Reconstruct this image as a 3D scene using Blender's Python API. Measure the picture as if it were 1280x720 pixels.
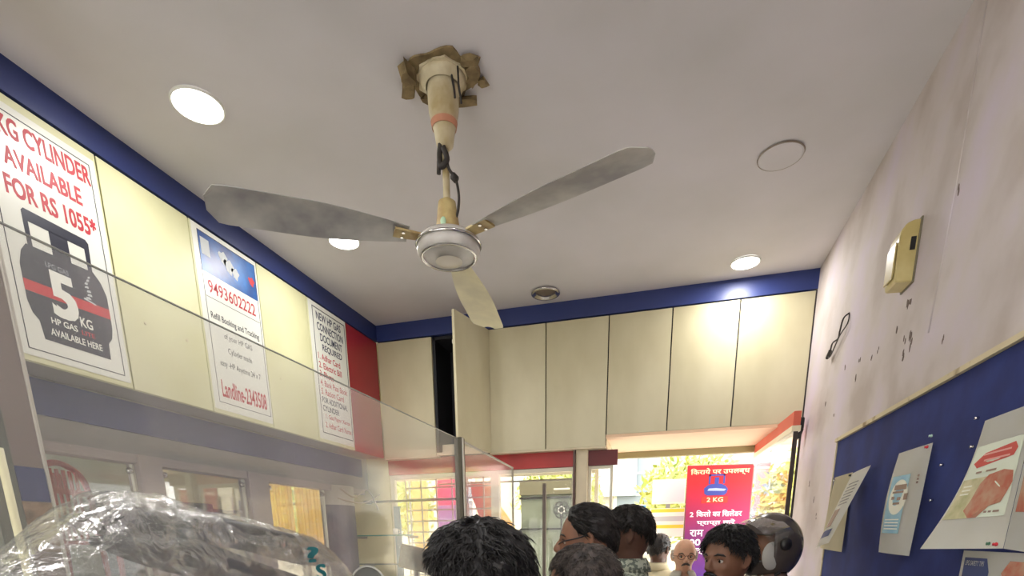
import bpy, bmesh, math, random
import numpy as np
from mathutils import Vector, Matrix, noise
random.seed(7)
for o in list(bpy.data.objects): bpy.data.objects.remove(o)
scn = bpy.context.scene
col = scn.collection
# ---------------------------------------------------------------- camera
YAW, PITCH, ROLL = -0.2743, -0.2504, -0.0132
cyw, syw = math.cos(YAW), math.sin(YAW)
fw = Vector((syw*math.cos(PITCH), cyw*math.cos(PITCH), math.sin(PITCH)))
rt = Vector((cyw, -syw, 0)); up = rt.cross(fw)
r2 = math.cos(ROLL)*rt + math.sin(ROLL)*up
u2 = -math.sin(ROLL)*rt + math.cos(ROLL)*up
cd = bpy.data.cameras.new('camera'); cam = bpy.data.objects.new('camera', cd); col.objects.link(cam)
cam.matrix_world = Matrix(((r2.x, u2.x, -fw.x, 0), (r2.y, u2.y, -fw.y, 0), (r2.z, u2.z, -fw.z, 1.6), (0, 0, 0, 1)))
cd.sensor_width = 36; cd.lens = 671.38/1280*36; cd.shift_y = (845.2-360)/1280
cd.clip_start = 0.02; cd.clip_end = 200
scn.camera = cam
# ---------------------------------------------------------------- sky, exposure
w = bpy.data.worlds.new('sky'); scn.world = w; w.use_nodes = True
bgn = w.node_tree.nodes['Background']
bgn.inputs[0].default_value = (1.0, 0.985, 0.95, 1); bgn.inputs[1].default_value = 6.3
scn.view_settings.view_transform = 'Standard'; scn.view_settings.look = 'None'
scn.view_settings.gamma = 1; scn.view_settings.use_curve_mapping = False
scn.view_settings.exposure = 0.0
LAMP_POWER = 7.1
# ---------------------------------------------------------------- materials
def lin(c):
    return tuple((v/255/12.92 if v/255 <= .04045 else ((v/255+.055)/1.055)**2.4) for v in c)+(1,)
MATS = {}
def mat(name, rgb, rough=.6, metal=0, var=0.0, scale=5, bump=0.0, rgb2=None, spec=None, emit=0, det=4, stretch=None, lo=.35, hi=.65):
    if name in MATS: return MATS[name]
    m = bpy.data.materials.new(name); m.use_nodes = True; nt = m.node_tree; b = nt.nodes['Principled BSDF']
    b.inputs['Base Color'].default_value = lin(rgb); b.inputs['Roughness'].default_value = rough; b.inputs['Metallic'].default_value = metal
    if spec is not None: b.inputs['Specular IOR Level'].default_value = spec
    if var or rgb2 or bump:
        tc = nt.nodes.new('ShaderNodeTexCoord'); n = nt.nodes.new('ShaderNodeTexNoise')
        n.inputs['Scale'].default_value = scale; n.inputs['Detail'].default_value = det
        if stretch:
            mp = nt.nodes.new('ShaderNodeMapping'); mp.inputs['Scale'].default_value = stretch
            nt.links.new(tc.outputs['Object'], mp.inputs[0]); nt.links.new(mp.outputs[0], n.inputs['Vector'])
        else: nt.links.new(tc.outputs['Object'], n.inputs['Vector'])
        rp = nt.nodes.new('ShaderNodeValToRGB'); rp.color_ramp.elements[0].position = lo; rp.color_ramp.elements[1].position = hi
        a = lin(rgb); c2 = lin(rgb2) if rgb2 else tuple(max(0, v*(1-var)) for v in a[:3])+(1,)
        rp.color_ramp.elements[0].color = c2; rp.color_ramp.elements[1].color = a
        nt.links.new(n.outputs['Fac'], rp.inputs[0]); nt.links.new(rp.outputs[0], b.inputs['Base Color'])
        if bump:
            bp = nt.nodes.new('ShaderNodeBump'); bp.inputs['Strength'].default_value = bump; bp.inputs['Distance'].default_value = .01
            nt.links.new(n.outputs['Fac'], bp.inputs['Height']); nt.links.new(bp.outputs[0], b.inputs['Normal'])
    if emit:
        b.inputs['Emission Color'].default_value = lin(rgb); b.inputs['Emission Strength'].default_value = emit
    MATS[name] = m; return m
def sheer(name, rgb, transp, gloss=.15, rough=.05, diff=None, trans_tint=(255, 255, 255), crumple=0):
    """thin clear sheet: transparent + a little diffuse haze + fresnel gloss"""
    m = bpy.data.materials.new(name); m.use_nodes = True; nt = m.node_tree; N = nt.nodes; L = nt.links; N.clear()
    out = N.new('ShaderNodeOutputMaterial'); t = N.new('ShaderNodeBsdfTransparent'); t.inputs[0].default_value = lin(trans_tint)
    d = N.new('ShaderNodeBsdfDiffuse'); d.inputs[0].default_value = lin(rgb)
    tl = N.new('ShaderNodeBsdfTranslucent'); tl.inputs[0].default_value = lin(rgb)
    ad = N.new('ShaderNodeMixShader'); ad.inputs[0].default_value = .5; L.new(d.outputs[0], ad.inputs[1]); L.new(tl.outputs[0], ad.inputs[2])
    g = N.new('ShaderNodeBsdfGlossy'); g.inputs['Roughness'].default_value = rough; g.inputs[0].default_value = (.9, .9, .9, 1)
    m1 = N.new('ShaderNodeMixShader'); m1.inputs[0].default_value = 1-transp
    L.new(t.outputs[0], m1.inputs[1]); L.new(ad.outputs[0], m1.inputs[2])
    m2 = N.new('ShaderNodeMixShader'); fr = N.new('ShaderNodeFresnel'); fr.inputs[0].default_value = 1.45
    mu = N.new('ShaderNodeMath'); mu.operation = 'MULTIPLY'; mu.inputs[1].default_value = gloss; L.new(fr.outputs[0], mu.inputs[0]); L.new(mu.outputs[0], m2.inputs[0]); L.new(m1.outputs[0], m2.inputs[1]); L.new(g.outputs[0], m2.inputs[2])
    if crumple:
        n = N.new('ShaderNodeTexNoise'); n.inputs['Scale'].default_value = 14; n.inputs['Detail'].default_value = 5; n.inputs['Distortion'].default_value = 1.5
        tc = N.new('ShaderNodeTexCoord'); L.new(tc.outputs['Object'], n.inputs['Vector'])
        bp = N.new('ShaderNodeBump'); bp.inputs['Strength'].default_value = crumple; bp.inputs['Distance'].default_value = .02
        L.new(n.outputs['Fac'], bp.inputs['Height']); L.new(bp.outputs[0], g.inputs['Normal']); L.new(bp.outputs[0], fr.inputs['Normal']); L.new(bp.outputs[0], d.inputs['Normal'])
    L.new(m2.outputs[0], out.inputs[0]); MATS[name] = m; return m
M_CEIL = mat('ceiling_paint', (214, 210, 214), .8, scale=1.6, bump=.08, rgb2=(204, 201, 202))
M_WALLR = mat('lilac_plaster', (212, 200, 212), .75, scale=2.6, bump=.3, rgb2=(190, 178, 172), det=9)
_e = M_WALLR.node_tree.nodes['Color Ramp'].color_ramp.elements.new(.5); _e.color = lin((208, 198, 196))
M_WALL = mat('cream_wall', (238, 226, 178), .7, var=.08, scale=3)
M_OUTW = mat('outer_plaster', (225, 222, 212), .8, var=.1, scale=2)
M_FLOOR = mat('floor_tile', (228, 226, 222), .35, var=.1, scale=2)
M_LAM = mat('cream_laminate', (226, 225, 184), .42, scale=2.5, rgb2=(216, 214, 168))
M_LAMB = mat('beige_laminate', (212, 204, 172), .42, scale=3, rgb2=(196, 187, 152), stretch=(1, 1, .5))
M_RED = mat('red_laminate', (170, 36, 50), .35, var=.1, scale=3)
M_BLUE = mat('blue_laminate', (44, 58, 116), .4, var=.15, scale=2)
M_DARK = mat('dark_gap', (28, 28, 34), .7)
M_NAVY = mat('dark_blue_edge', (30, 50, 80), .6)
M_GREY = mat('grey_laminate', (150, 145, 142), .5, var=.08, scale=4)
M_ALU = mat('aluminium', (150, 148, 145), .4, .6)
M_BROWN = mat('taupe_laminate', (140, 124, 118), .45, var=.1, scale=3)
M_FAS = mat('red_fascia', (190, 40, 34), .4, var=.2, scale=4)
M_PEACH = mat('peach_soffit', (240, 205, 170), .6, var=.06, scale=4)
M_ORANGE = mat('orange_rail', (222, 106, 84), .5, var=.1, scale=5)
M_CREAM = mat('cream_paint', (222, 208, 178), .55, var=.1, scale=6)
M_WHITE = mat('white_paint', (235, 235, 228), .5)
M_PAPER = mat('paper', (252, 250, 240), .7, var=.0, rgb2=(248, 245, 232), scale=8)
M_GLOSSP = mat('poster_vinyl', (236, 237, 226), .3)
M_TXTR = mat('ink_red', (190, 32, 48), .5)
M_TXTK = mat('ink_black', (40, 42, 52), .5)
M_TXTB = mat('ink_navy', (38, 42, 70), .5)
M_TXTW = mat('ink_white', (240, 240, 230), .5)
M_TXTT = mat('ink_teal', (30, 130, 140), .5)
M_CHROME = mat('chrome', (200, 198, 196), .18, 1)
M_BULB = mat('lit_lens', (255, 252, 245), .3, emit=14)
M_BLACK = mat('black_plastic', (24, 24, 26), .4)
M_WIRE = mat('dark_wire', (50, 44, 40), .6)
M_FANW = mat('fan_cream', (222, 212, 182), .5, rgb2=(170, 150, 105), scale=9)
M_FANO = mat('old_cream_plastic', (205, 186, 130), .5, rgb2=(160, 130, 80), scale=14)
M_BLADE = mat('fan_blade_shaded', (190, 188, 182), .5, rgb2=(140, 138, 140), scale=6)  # cream blades greyed, with the shade of their undersides put into the colour
M_HOLE = mat('rough_plaster_hole', (150, 130, 92), .9, rgb2=(105, 88, 60), scale=20, bump=.5)
M_BOARD = mat('blue_felt', (38, 54, 120), .9, scale=7, rgb2=(30, 42, 100), bump=.15)
M_TRIM = mat('board_trim', (214, 200, 165), .6, rgb2=(150, 125, 90), scale=12, lo=.3, hi=.45)
M_BOX = mat('yellowed_plastic', (212, 198, 142), .35, rgb2=(190, 172, 112), scale=8)
M_CHIP = mat('bare_plaster', (120, 105, 98), .9)
M_GLASSE = mat('teal_glass_edge', (90, 160, 145), .2)
M_GLASS = sheer('clear_pane', (220, 225, 220), .97, .3, .02)
M_ACRY = sheer('painted_haze_acrylic', (238, 238, 235), .89, .22, .08)  # whitish diffuse share paints the light reflected by the screens
M_WRAP = sheer('clear_plastic_wrap', (215, 218, 215), .84, .5, .16, crumple=1.0)
M_VISOR = sheer('clear_visor', (210, 205, 200), .85, .8, .05)
# ---------------------------------------------------------------- mesh helpers
def obj(name, bm, m=None, parent=None, smooth=False, label=None, kind=None, bevel=0):
    if bevel: bmesh.ops.bevel(bm, geom=bm.edges[:], offset=bevel, segments=1, affect='EDGES', profile=.5)
    me = bpy.data.meshes.new(name); bm.to_mesh(me); bm.free()
    if m:
        for x in (m if isinstance(m, (list, tuple)) else [m]): me.materials.append(x)
    if smooth:
        for p in me.polygons: p.use_smooth = True
    o = bpy.data.objects.new(name, me); col.objects.link(o)
    if parent: o.parent = parent
    if label: o['label'] = label
    if kind: o['kind'] = kind
    return o
def thing(name, label, cat, loc=(0, 0, 0), rz=0, group=None):
    o = bpy.data.objects.new(name, None); col.objects.link(o); o.empty_display_size = .1
    o.location = loc; o.rotation_euler = (0, 0, rz); o['label'] = label; o['category'] = cat
    if group: o['group'] = group
    return o
def tag(o, label, cat, group=None):
    o['label'] = label; o['category'] = cat
    if group: o['group'] = group
    return o
def struct(o): o['kind'] = 'structure'; return o
def box(bm, x0, x1, y0, y1, z0, z1, mi=0):
    v = [bm.verts.new((x, y, z)) for x in (x0, x1) for y in (y0, y1) for z in (z0, z1)]
    for f in ((0, 1, 3, 2), (4, 6, 7, 5), (0, 4, 5, 1), (2, 3, 7, 6), (0, 2, 6, 4), (1, 5, 7, 3)):
        fc = bm.faces.new([v[i] for i in f]); fc.material_index = mi
    return v
def bx(*a):
    bm = bmesh.new(); box(bm, *a); return bm
def obox(name, b, m, parent=None, bevel=0, **k): return obj(name, bx(*b), m, parent, bevel=bevel, **k)
def loft(bm, rings, n=20, cap=True, mi=0):
    """rings: (center Vector, rx, ry) horizontal rings, or (center, rx, ry, frame)"""
    prev = None; allr = []
    for rg in rings:
        c, rx, ry = Vector(rg[0]), rg[1], rg[2]
        A, B = (rg[3] if len(rg) > 3 else (Vector((1, 0, 0)), Vector((0, 1, 0))))
        vs = [bm.verts.new(c + A*rx*math.cos(2*math.pi*i/n) + B*ry*math.sin(2*math.pi*i/n)) for i in range(n)]
        if prev:
            for i in range(n):
                f = bm.faces.new((prev[i], prev[(i+1) % n], vs[(i+1) % n], vs[i])); f.material_index = mi
        prev = vs; allr.append(vs)
    if cap:
        f = bm.faces.new(list(reversed(allr[0]))); f.material_index = mi
        f = bm.faces.new(allr[-1]); f.material_index = mi
    return allr
def tube(bm, pts, rad, n=8, cap=True, mi=0):
    pts = [Vector(p) for p in pts]
    if not isinstance(rad, (list, tuple)): rad = [rad]*len(pts)
    rings = []; ref = None
    for i, p in enumerate(pts):
        d = (pts[min(i+1, len(pts)-1)]-pts[max(i-1, 0)]).normalized()
        if ref is None: ref = Vector((0, 0, 1)) if abs(d.z) < .9 else Vector((1, 0, 0))
        A = (ref - d*ref.dot(d)).normalized(); ref = A; B = d.cross(A)
        rings.append((p, rad[i], rad[i], (A, B)))
    return loft(bm, rings, n, cap, mi)
def lathe(bm, prof, c=(0, 0, 0), n=32, mi=0):
    """prof: (r,z) list"""
    c = Vector(c); prev = None
    for r, z in prof:
        if r < 1e-6: vs = [bm.verts.new(c+Vector((0, 0, z)))]
        else: vs = [bm.verts.new(c+Vector((r*math.cos(2*math.pi*i/n), r*math.sin(2*math.pi*i/n), z))) for i in range(n)]
        if prev:
            for i in range(n):
                j = (i+1) % n
                if len(prev) == 1 and len(vs) == 1: continue
                if len(prev) == 1: f = bm.faces.new((prev[0], vs[j], vs[i]))
                elif len(vs) == 1: f = bm.faces.new((prev[i], prev[j], vs[0]))
                else: f = bm.faces.new((prev[i], prev[j], vs[j], vs[i]))
                f.material_index = mi
        prev = vs
def poly(bm, pts, ext, mi=0):
    """flat polygon pts (Vectors) extruded by ext Vector"""
    a = [bm.verts.new(Vector(p)) for p in pts]; b = [bm.verts.new(Vector(p)+ext) for p in pts]
    n = len(a)
    bm.faces.new(a).material_index = mi; bm.faces.new(list(reversed(b))).material_index = mi
    for i in range(n): bm.faces.new((a[i], b[i], b[(i+1) % n], a[(i+1) % n])).material_index = mi
def curved_tube_obj(name, pts, r, m, parent=None, n=6, **k):
    bm = bmesh.new(); tube(bm, pts, r, n); return obj(name, bm, m, parent, smooth=True, **k)
def smoothpts(P, k=6):
    P = [Vector(p) for p in P]; out = []
    for i in range(len(P)-1):
        p0, p1, p2, p3 = P[max(i-1, 0)], P[i], P[i+1], P[min(i+2, len(P)-1)]
        for j in range(k):
            t = j/k; out.append(.5*((2*p1)+(p2-p0)*t+(2*p0-5*p1+4*p2-p3)*t*t+(3*p1-p0-3*p2+p3)*t**3))
    out.append(P[-1]); return out
# flat print on a surface: origin, U (reading direction), V (up), N (out of the surface)
class Face:
    def __init__(s, o, U, V, N): s.o, s.U, s.V, s.N = Vector(o), Vector(U), Vector(V), Vector(N)
    def p(s, a, b, d=0): return s.o + s.U*a + s.V*b + s.N*d
def sheet(name, F, a0, a1, b0, b1, d, t, m, parent, **k):
    bm = bmesh.new(); poly(bm, [F.p(a0, b0, d), F.p(a1, b0, d), F.p(a1, b1, d), F.p(a0, b1, d)], F.N*t); bmesh.ops.recalc_face_normals(bm, faces=bm.faces)
    return obj(name, bm, m, parent, **k)
def shape(name, F, pts, d, t, m, parent, **k):
    bm = bmesh.new(); poly(bm, [F.p(a, b, d) for a, b in pts], F.N*t); bmesh.ops.recalc_face_normals(bm, faces=bm.faces)
    return obj(name, bm, m, parent, **k)
def frame_lines(name, F, a0, a1, b0, b1, d, wd, m, parent):
    bm = bmesh.new()
    for q in ((a0, a1, b0, b0+wd), (a0, a1, b1-wd, b1), (a0, a0+wd, b0+wd, b1-wd), (a1-wd, a1, b0+wd, b1-wd)):
        poly(bm, [F.p(q[0], q[2], d), F.p(q[1], q[2], d), F.p(q[1], q[3], d), F.p(q[0], q[3], d)], F.N*.0006)
    bmesh.ops.recalc_face_normals(bm, faces=bm.faces)
    return obj(name, bm, m, parent)
def text(s, F, a0, a1, b0, b1, d, m, parent, bold=.0, name='lettering', shear=0, slope=0):
    c = bpy.data.curves.new('t', 'FONT'); c.body = s; c.resolution_u = 3; c.offset = .004; c.shear = shear; c.size = 1
    o = bpy.data.objects.new('t', c); col.objects.link(o); bpy.context.view_layer.update()
    me = bpy.data.meshes.new_from_object(o.evaluated_get(bpy.context.evaluated_depsgraph_get()))
    bpy.data.objects.remove(o); me.name = name
    xs = [v.co.x for v in me.vertices]; ys = [v.co.y for v in me.vertices]
    x0, x1, y0, y1 = min(xs), max(xs), min(ys), max(ys)
    for v in me.vertices:
        ta = (v.co.x-x0)/(x1-x0); v.co = F.p(a0+(a1-a0)*ta, b0+(b1-b0)*(v.co.y-y0)/(y1-y0)+slope*ta, d)
    if bold > 0:
        bt = bmesh.new(); k = bold*.75*(a1-a0)/(x1-x0); kb = bold*.55*(b1-b0)/(y1-y0)
        for n_, (u_, v_) in enumerate(((-1, -1), (1, -1), (-1, 1), (1, 1), (0, 0))):
            i0 = len(bt.verts); bt.from_mesh(me); bt.verts.ensure_lookup_table()
            for v in bt.verts[i0:]: v.co += F.U*k*u_+F.V*kb*v_+F.N*(.00004*n_)
        bt.to_mesh(me); bt.free()
    me.materials.clear(); me.materials.append(m)
    q = bpy.data.objects.new(name, me); col.objects.link(q); q.parent = parent
    return q
XL, XR, YB, ZT, ZB, ZB2, H = -2.193, .810, 4.13, 3.05, 2.231, 2.304, 3.1625
XW = -2.393      # left wall plane below the cabinets
# ---------------------------------------------------------------- room shell
struct(obox('floor', (-4.6, .95, -3.2, 5.0, -.1, 0), M_FLOOR))
struct(obox('ceiling', (-4.6, .95, -3.2, 4.95, H, H+.12), M_CEIL))
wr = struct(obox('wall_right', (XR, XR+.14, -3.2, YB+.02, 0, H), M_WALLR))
bm = bmesh.new(); box(bm, -4.6, -3.6, -3.3, -3.2, 0, H); box(bm, .2, .95, -3.3, -3.2, 0, H); box(bm, -3.6, .2, -3.3, -3.2, 2.5, H); box(bm, -3.6, .2, -3.3, -3.2, 0, .5)  # opening made for the added window
struct(obj('wall_front', bm, M_WALL))
struct(obox('wall_far_left', (-4.72, -4.6, -3.2, 4.4, 0, H+.1), mat('pale_green_wall', (200, 205, 190), .7, var=.08)))
bm = bmesh.new(); box(bm, XW-.1, XW, -3.2, 4.3, 2.0, H)      # lintel wall over the left windows
box(bm, XW-.1, XW, -3.2, 4.1, 0, .95)
struct(obj('wall_left', bm, M_GREY))
bm = bmesh.new()
box(bm, -4.6, .95, 4.5, 4.62, 2.33, H)                        # behind the overhead cabinets
box(bm, -2.56, -2.20, 4.2, 4.3, 0, 2.5)                       # cream pier left of the window
box(bm, -2.20, -.42, 4.2, 4.3, 0, .95)
box(bm, -4.6, -3.45, 4.2, 4.3, 0, 2.4); box(bm, -3.45, -2.56, 4.2, 4.3, 2.16, 2.4); box(bm, -3.45, -2.56, 4.2, 4.3, 0, 1.0)
struct(obj('wall_back', bm, M_WALL))
# blue band round the top of the wall
struct(obox('trim_1', (XL-.19, XL+.006, -3.2, YB+.0, ZT+.004, H), M_BLUE))
struct(obox('trim_2', (XL+.006, XR, YB-.006, YB+.3, ZT+.004, H), M_BLUE))
struct(obox('trim_3', (XW, XW+.012, -3.2, 4.10, 2.095, 2.226), M_BLUE))
# ---------------------------------------------------------------- left overhead cabinets
ys = [.246, .683, 1.115, 1.546, 1.9775, 2.406, 2.8425, 3.274, 3.705, 4.128]
ldesc = ['near the room front', 'second from the room front', 'left of the big cylinder poster', 'behind the 5 KG cylinder poster', 'plain, between cylinder and phone posters',
         'behind the phone number poster', 'plain, between phone poster and document list', 'behind the document list poster', 'glossy red, in the left back corner']
for i in range(9):
    red = i == 8
    t = thing('overhead_cabinet', ('red' if red else 'cream')+' overhead cabinet on the left wall, '+ldesc[i], 'cabinet', (XL-.1, (ys[i]+ys[i+1])/2, ZB), 0, 'overhead cabinets on the left wall')
    h = (ys[i+1]-ys[i])/2; hh = ZT-ZB
    obox('carcass', (-.095, .074, -h, h, 0.004, hh), M_GREY, t); obox('shadow_gap', (.0745, .079, -h, h, 0.006, hh), M_DARK, t)
    d = obox('door', (.08, .10, -h+.003, h-.003, 0, hh-.003), M_RED if red else M_LAM, t, bevel=.0012)
    if not red and i not in (3, 5, 7):
        for sy in (-1, 1):
            bm = bmesh.new(); lathe(bm, [(0, 0), (.006, 0), (.006, .003), (0, .003)], (0, 0, 0), 8)
            bmesh.ops.rotate(bm, verts=bm.verts, matrix=Matrix.Rotation(math.pi/2, 3, 'Y')); bmesh.ops.translate(bm, verts=bm.verts, vec=(.1, sy*.5*h, .28)); obj('screw_cap', bm, M_CREAM, d)
# ---------------------------------------------------------------- back overhead cabinets
xs = [XL, -1.744, -1.3125, -.884, -.449, -.0375, .374, XR-.005]
bdesc = ['in the left corner beside the red cabinet', 'standing open with its door swung out', 'just right of the open door', 'second to the right of the open door', 'over the left end of the peach soffit',
         'over the middle of the peach soffit', 'in the right corner, below the lit downlight']
for i in range(7):
    zb = ZB if i < 4 else ZB2
    t = thing('overhead_cabinet', 'beige overhead cabinet on the back wall, '+bdesc[i], 'cabinet', ((xs[i]+xs[i+1])/2, YB+.2, zb), 0, 'overhead cabinets on the back wall')
    h = (xs[i+1]-xs[i])/2; hh = ZT-zb
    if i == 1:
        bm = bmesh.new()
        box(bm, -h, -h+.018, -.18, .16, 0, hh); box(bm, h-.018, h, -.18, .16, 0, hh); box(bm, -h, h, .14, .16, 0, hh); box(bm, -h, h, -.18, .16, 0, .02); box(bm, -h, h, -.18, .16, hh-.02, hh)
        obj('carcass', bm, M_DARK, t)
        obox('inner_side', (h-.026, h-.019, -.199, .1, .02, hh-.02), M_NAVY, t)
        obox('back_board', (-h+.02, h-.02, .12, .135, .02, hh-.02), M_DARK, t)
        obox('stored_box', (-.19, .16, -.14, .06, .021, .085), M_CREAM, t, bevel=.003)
        obox('bottom_edge', (-h, h, -.2, -.181, 0, .02), M_CREAM, t)
        pv = bpy.data.objects.new('door', None)
        bm = bmesh.new(); box(bm, -.425, 0, -.02, 0, .004, hh-.004)
        bmesh.ops.rotate(bm, verts=bm.verts, matrix=Matrix.Rotation(math.radians(76), 3, 'Z'))
        bmesh.ops.translate(bm, verts=bm.verts, vec=(h-.006, -.2, 0))
        d = obj('door', bm, M_LAMB, t, bevel=.001); bpy.data.objects.remove(pv)
        bm = bmesh.new(); box(bm, -.06, 0, -.19, -.15, hh-.06, hh-.03)
        obj('hinge_clip', bm, M_WHITE, t, bevel=.004)
    else:
        obox('carcass', (-h, h, -.172, .16, 0.004, hh), M_LAMB, t); obox('shadow_gap', (-h, h, -.179, -.1725, 0.006, hh), M_DARK, t)
        obox('door', (-h+.004, h-.004, -.2, -.18, 0.0, hh-.003), M_LAMB, t, bevel=.0012)
        if i in (2, 3, 0): obox('bottom_edge', (-h, h, -.2, .0, -.012, -.001), M_CREAM, t)
# soffit running back to the recessed entrance
struct(obox('soffit', (-.45, XR+.14, YB-.0, 4.9, ZB2-.02, ZB2-.001), M_PEACH))
struct(obox('trim_4', (-.43, .68, 4.86, 4.92, 2.238, ZB2-.021), mat('olive_header', (150, 140, 100), .6)))
struct(obox('wall_outer', (-.6, 1.6, 4.9, 5.0, ZB2-.02, H+.1), M_OUTW))
# ---------------------------------------------------------------- back windows (frames, fascia)
struct(obox('trim_5', (-2.2, -.672, 4.20, 4.24, 2.112, 2.229), M_FAS))
struct(obox('trim_6', (-.58, -.37, 4.20, 4.24, 2.112, 2.215), mat('maroon_fascia', (112, 36, 40), .5, var=.2)))
def window(name, x0, x1, y, z0, z1, m=M_WHITE, fr=.03, mull=()):
    w_ = thing(name, '', ''); 
    for k in ('label', 'category'): del w_[k]
    w_['kind'] = 'structure'
    bm = bmesh.new()
    for q in ((x0, x1, z0, z0+fr), (x0, x1, z1-fr, z1), (x0, x0+fr, z0+fr, z1-fr), (x1-fr, x1, z0+fr, z1-fr)): box(bm, q[0], q[1], y, y+.04, q[2], q[3])
    obj('window_frame', bm, m, w_)
    xm = [x0+fr]+list(mull)+[x1-fr]
    for a in mull: obox('mullion', (a-.012, a+.012, y, y+.04, z0+fr, z1-fr), m, w_)
    for a, b in zip(xm[:-1], xm[1:]): obox('pane', (a, b, y+.018, y+.022, z0+fr, z1-fr), M_GLASS, w_)
    return w_
M_PBLUE = mat('pale_blue_frame', (150, 175, 190), .5)
M_UPVC = mat('ivory_frame', (232, 226, 205), .5, var=.05)
window('window_1', -2.195, -1.30, 4.21, .95, 2.11, M_UPVC, .035, (-1.62,))
window('window_2', -1.30, -.672, 4.21, .95, 2.11, M_UPVC, .028)
window('window_3', -.578, -.40, 4.21, .95, 2.11, M_UPVC, .02)
window('window_9', -3.6, .2, -3.27, .5, 2.5, M_UPVC, .04, (-2.65, -1.7, -.75))  # added window behind the camera, lets sky light reach the ceiling
window('window_4', -3.44, -2.57, 4.21, 1.0, 2.15, M_UPVC, .03, (-3.1,))
struct(obox('trim_7', (-2.175, -2.12, 4.195, 4.209, .95, 1.87), M_PBLUE))
struct(obox('trim_8', (-.668, -.58, 4.17, 4.26, 0, 2.231), M_CREAM, bevel=.004))
struct(obox('trim_9', (-.684, -.669, 4.15, 4.205, 0, 2.222), mat('dark_post', (96, 70, 62), .5)))
struct(obox('trim_10', (-.918, -.894, 4.18, 4.209, .4, 2.0), mat('brown_grey_post', (104, 92, 84), .5)))
# window grille bars outside the left pane
g = thing('window_grille', 'pale metal grille of bars outside the left back window', 'grille', (-1.75, 4.42, .95))
for k in range(13):
    obox('bar', (-.42, .42, 0, .012, .08+k*.09, .092+k*.09), mat('grille_grey', (175, 172, 168), .5), g)
for k in range(7): obox('upright_bar', (-.42+k*.14-.005, -.42+k*.14+.005, .012, .022, .05, 1.2), MATS['grille_grey'], g)
# rail and glass shelves across the left back window
r_ = thing('curtain_rail', 'dark grey metal rail across the left back window', 'rail', (-2.0, 4.12, 1.905))
bm = bmesh.new(); tube(bm, [(-.4, 0, 0), (.45, 0, 0)], .009, 8); obj('rod', bm, mat('grey_metal', (110, 104, 100), .4, .4), r_, smooth=True)
for s in (-.38, .42): obox('bracket', (s-.01, s+.01, 0, .09, -.012, .012), MATS['grey_metal'], r_)
for z, x0, x1, lab, mm in ((1.635, -2.48, -1.93, 'green edged glass shelf below the rail at the back window', M_GLASSE), (1.41, -2.42, -1.78, 'lower glass shelf with grey edge at the back window', mat('grey_glass_edge', (120, 125, 118), .3))):
    s_ = thing('glass_shelf', lab, 'shelf', ((x0+x1)/2, 4.1, z), 0, 'glass shelves at the back window'); hw = (x1-x0)/2
    obox('pane', (-hw, hw, -.1, .095, 0, .008), M_GLASS, s_); obox('front_edge', (-hw, hw, -.105, -.1, -.001, .009), mm, s_)
    for s in (-hw+.03, hw-.05): obox('bracket', (s, s+.012, -.07, .1, -.02, -.001), M_ALU, s_)
cup = thing('small_cup', 'small white cup standing on the green edged glass shelf', 'cup', (-2.12, 4.1, 1.643))
bm = bmesh.new(); lathe(bm, [(0, 0), (.018, 0), (.023, .05), (.020, .05), (.016, .005), (0, .005)], n=20); obj('body', bm, M_WHITE, cup, smooth=True)
bm = bmesh.new(); tube(bm, smoothpts([(.021, 0, .04), (.035, 0, .036), (.036, 0, .018), (.019, 0, .012)], 4), .003, 6); obj('handle', bm, M_WHITE, cup, smooth=True)
# ---------------------------------------------------------------- left window wall
M_POST = mat('window_post', (168, 156, 152), .5, var=.06, scale=5)
posts = [(-.2, -.08), (.95, 1.07), (2.09, 2.214), (2.79, 2.958)]
for k, (a, b) in enumerate(posts): struct(obox('trim_%d' % (11+k), (XW-.05, XW+.03, a, b, .95, 2.0), M_POST, bevel=.003))
struct(obox('trim_15', (XW-.06, XW+.02, -3.2, 4.1, 1.96, 1.999), M_POST))
for k, (a, b) in enumerate(((-.08, .95), (1.07, 2.09), (2.214, 2.79), (2.958, 3.57))):
    wd = thing('window_%d' % (5+k), '', '');
    for kk in ('label', 'category'): del wd[kk]
    wd['kind'] = 'structure'
    obox('pane', (XW-.012, XW-.006, a+.004, b-.004, .96, 1.955), M_GLASS, wd)
    bm = bmesh.new()
    for yy in (a+.002, b-.014): box(bm, XW-.016, XW, yy, yy+.012, .96, 1.955)
    obj('glass_edge', bm, mat('bright_edge', (225, 222, 205), .3), wd)
    for yy in (a+.03, b-.03):
        bm = bmesh.new(); lathe(bm, [(0, 0), (.014, 0), (.014, .012), (.006, .02), (0, .02)], n=16); bmesh.ops.rotate(bm, verts=bm.verts, matrix=Matrix.Rotation(math.pi/2, 3, 'Y')); bmesh.ops.translate(bm, verts=bm.verts, vec=(XW-.004, yy, 1.925))
        obj('glass_clip', bm, M_CHROME, wd, smooth=True)
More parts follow.
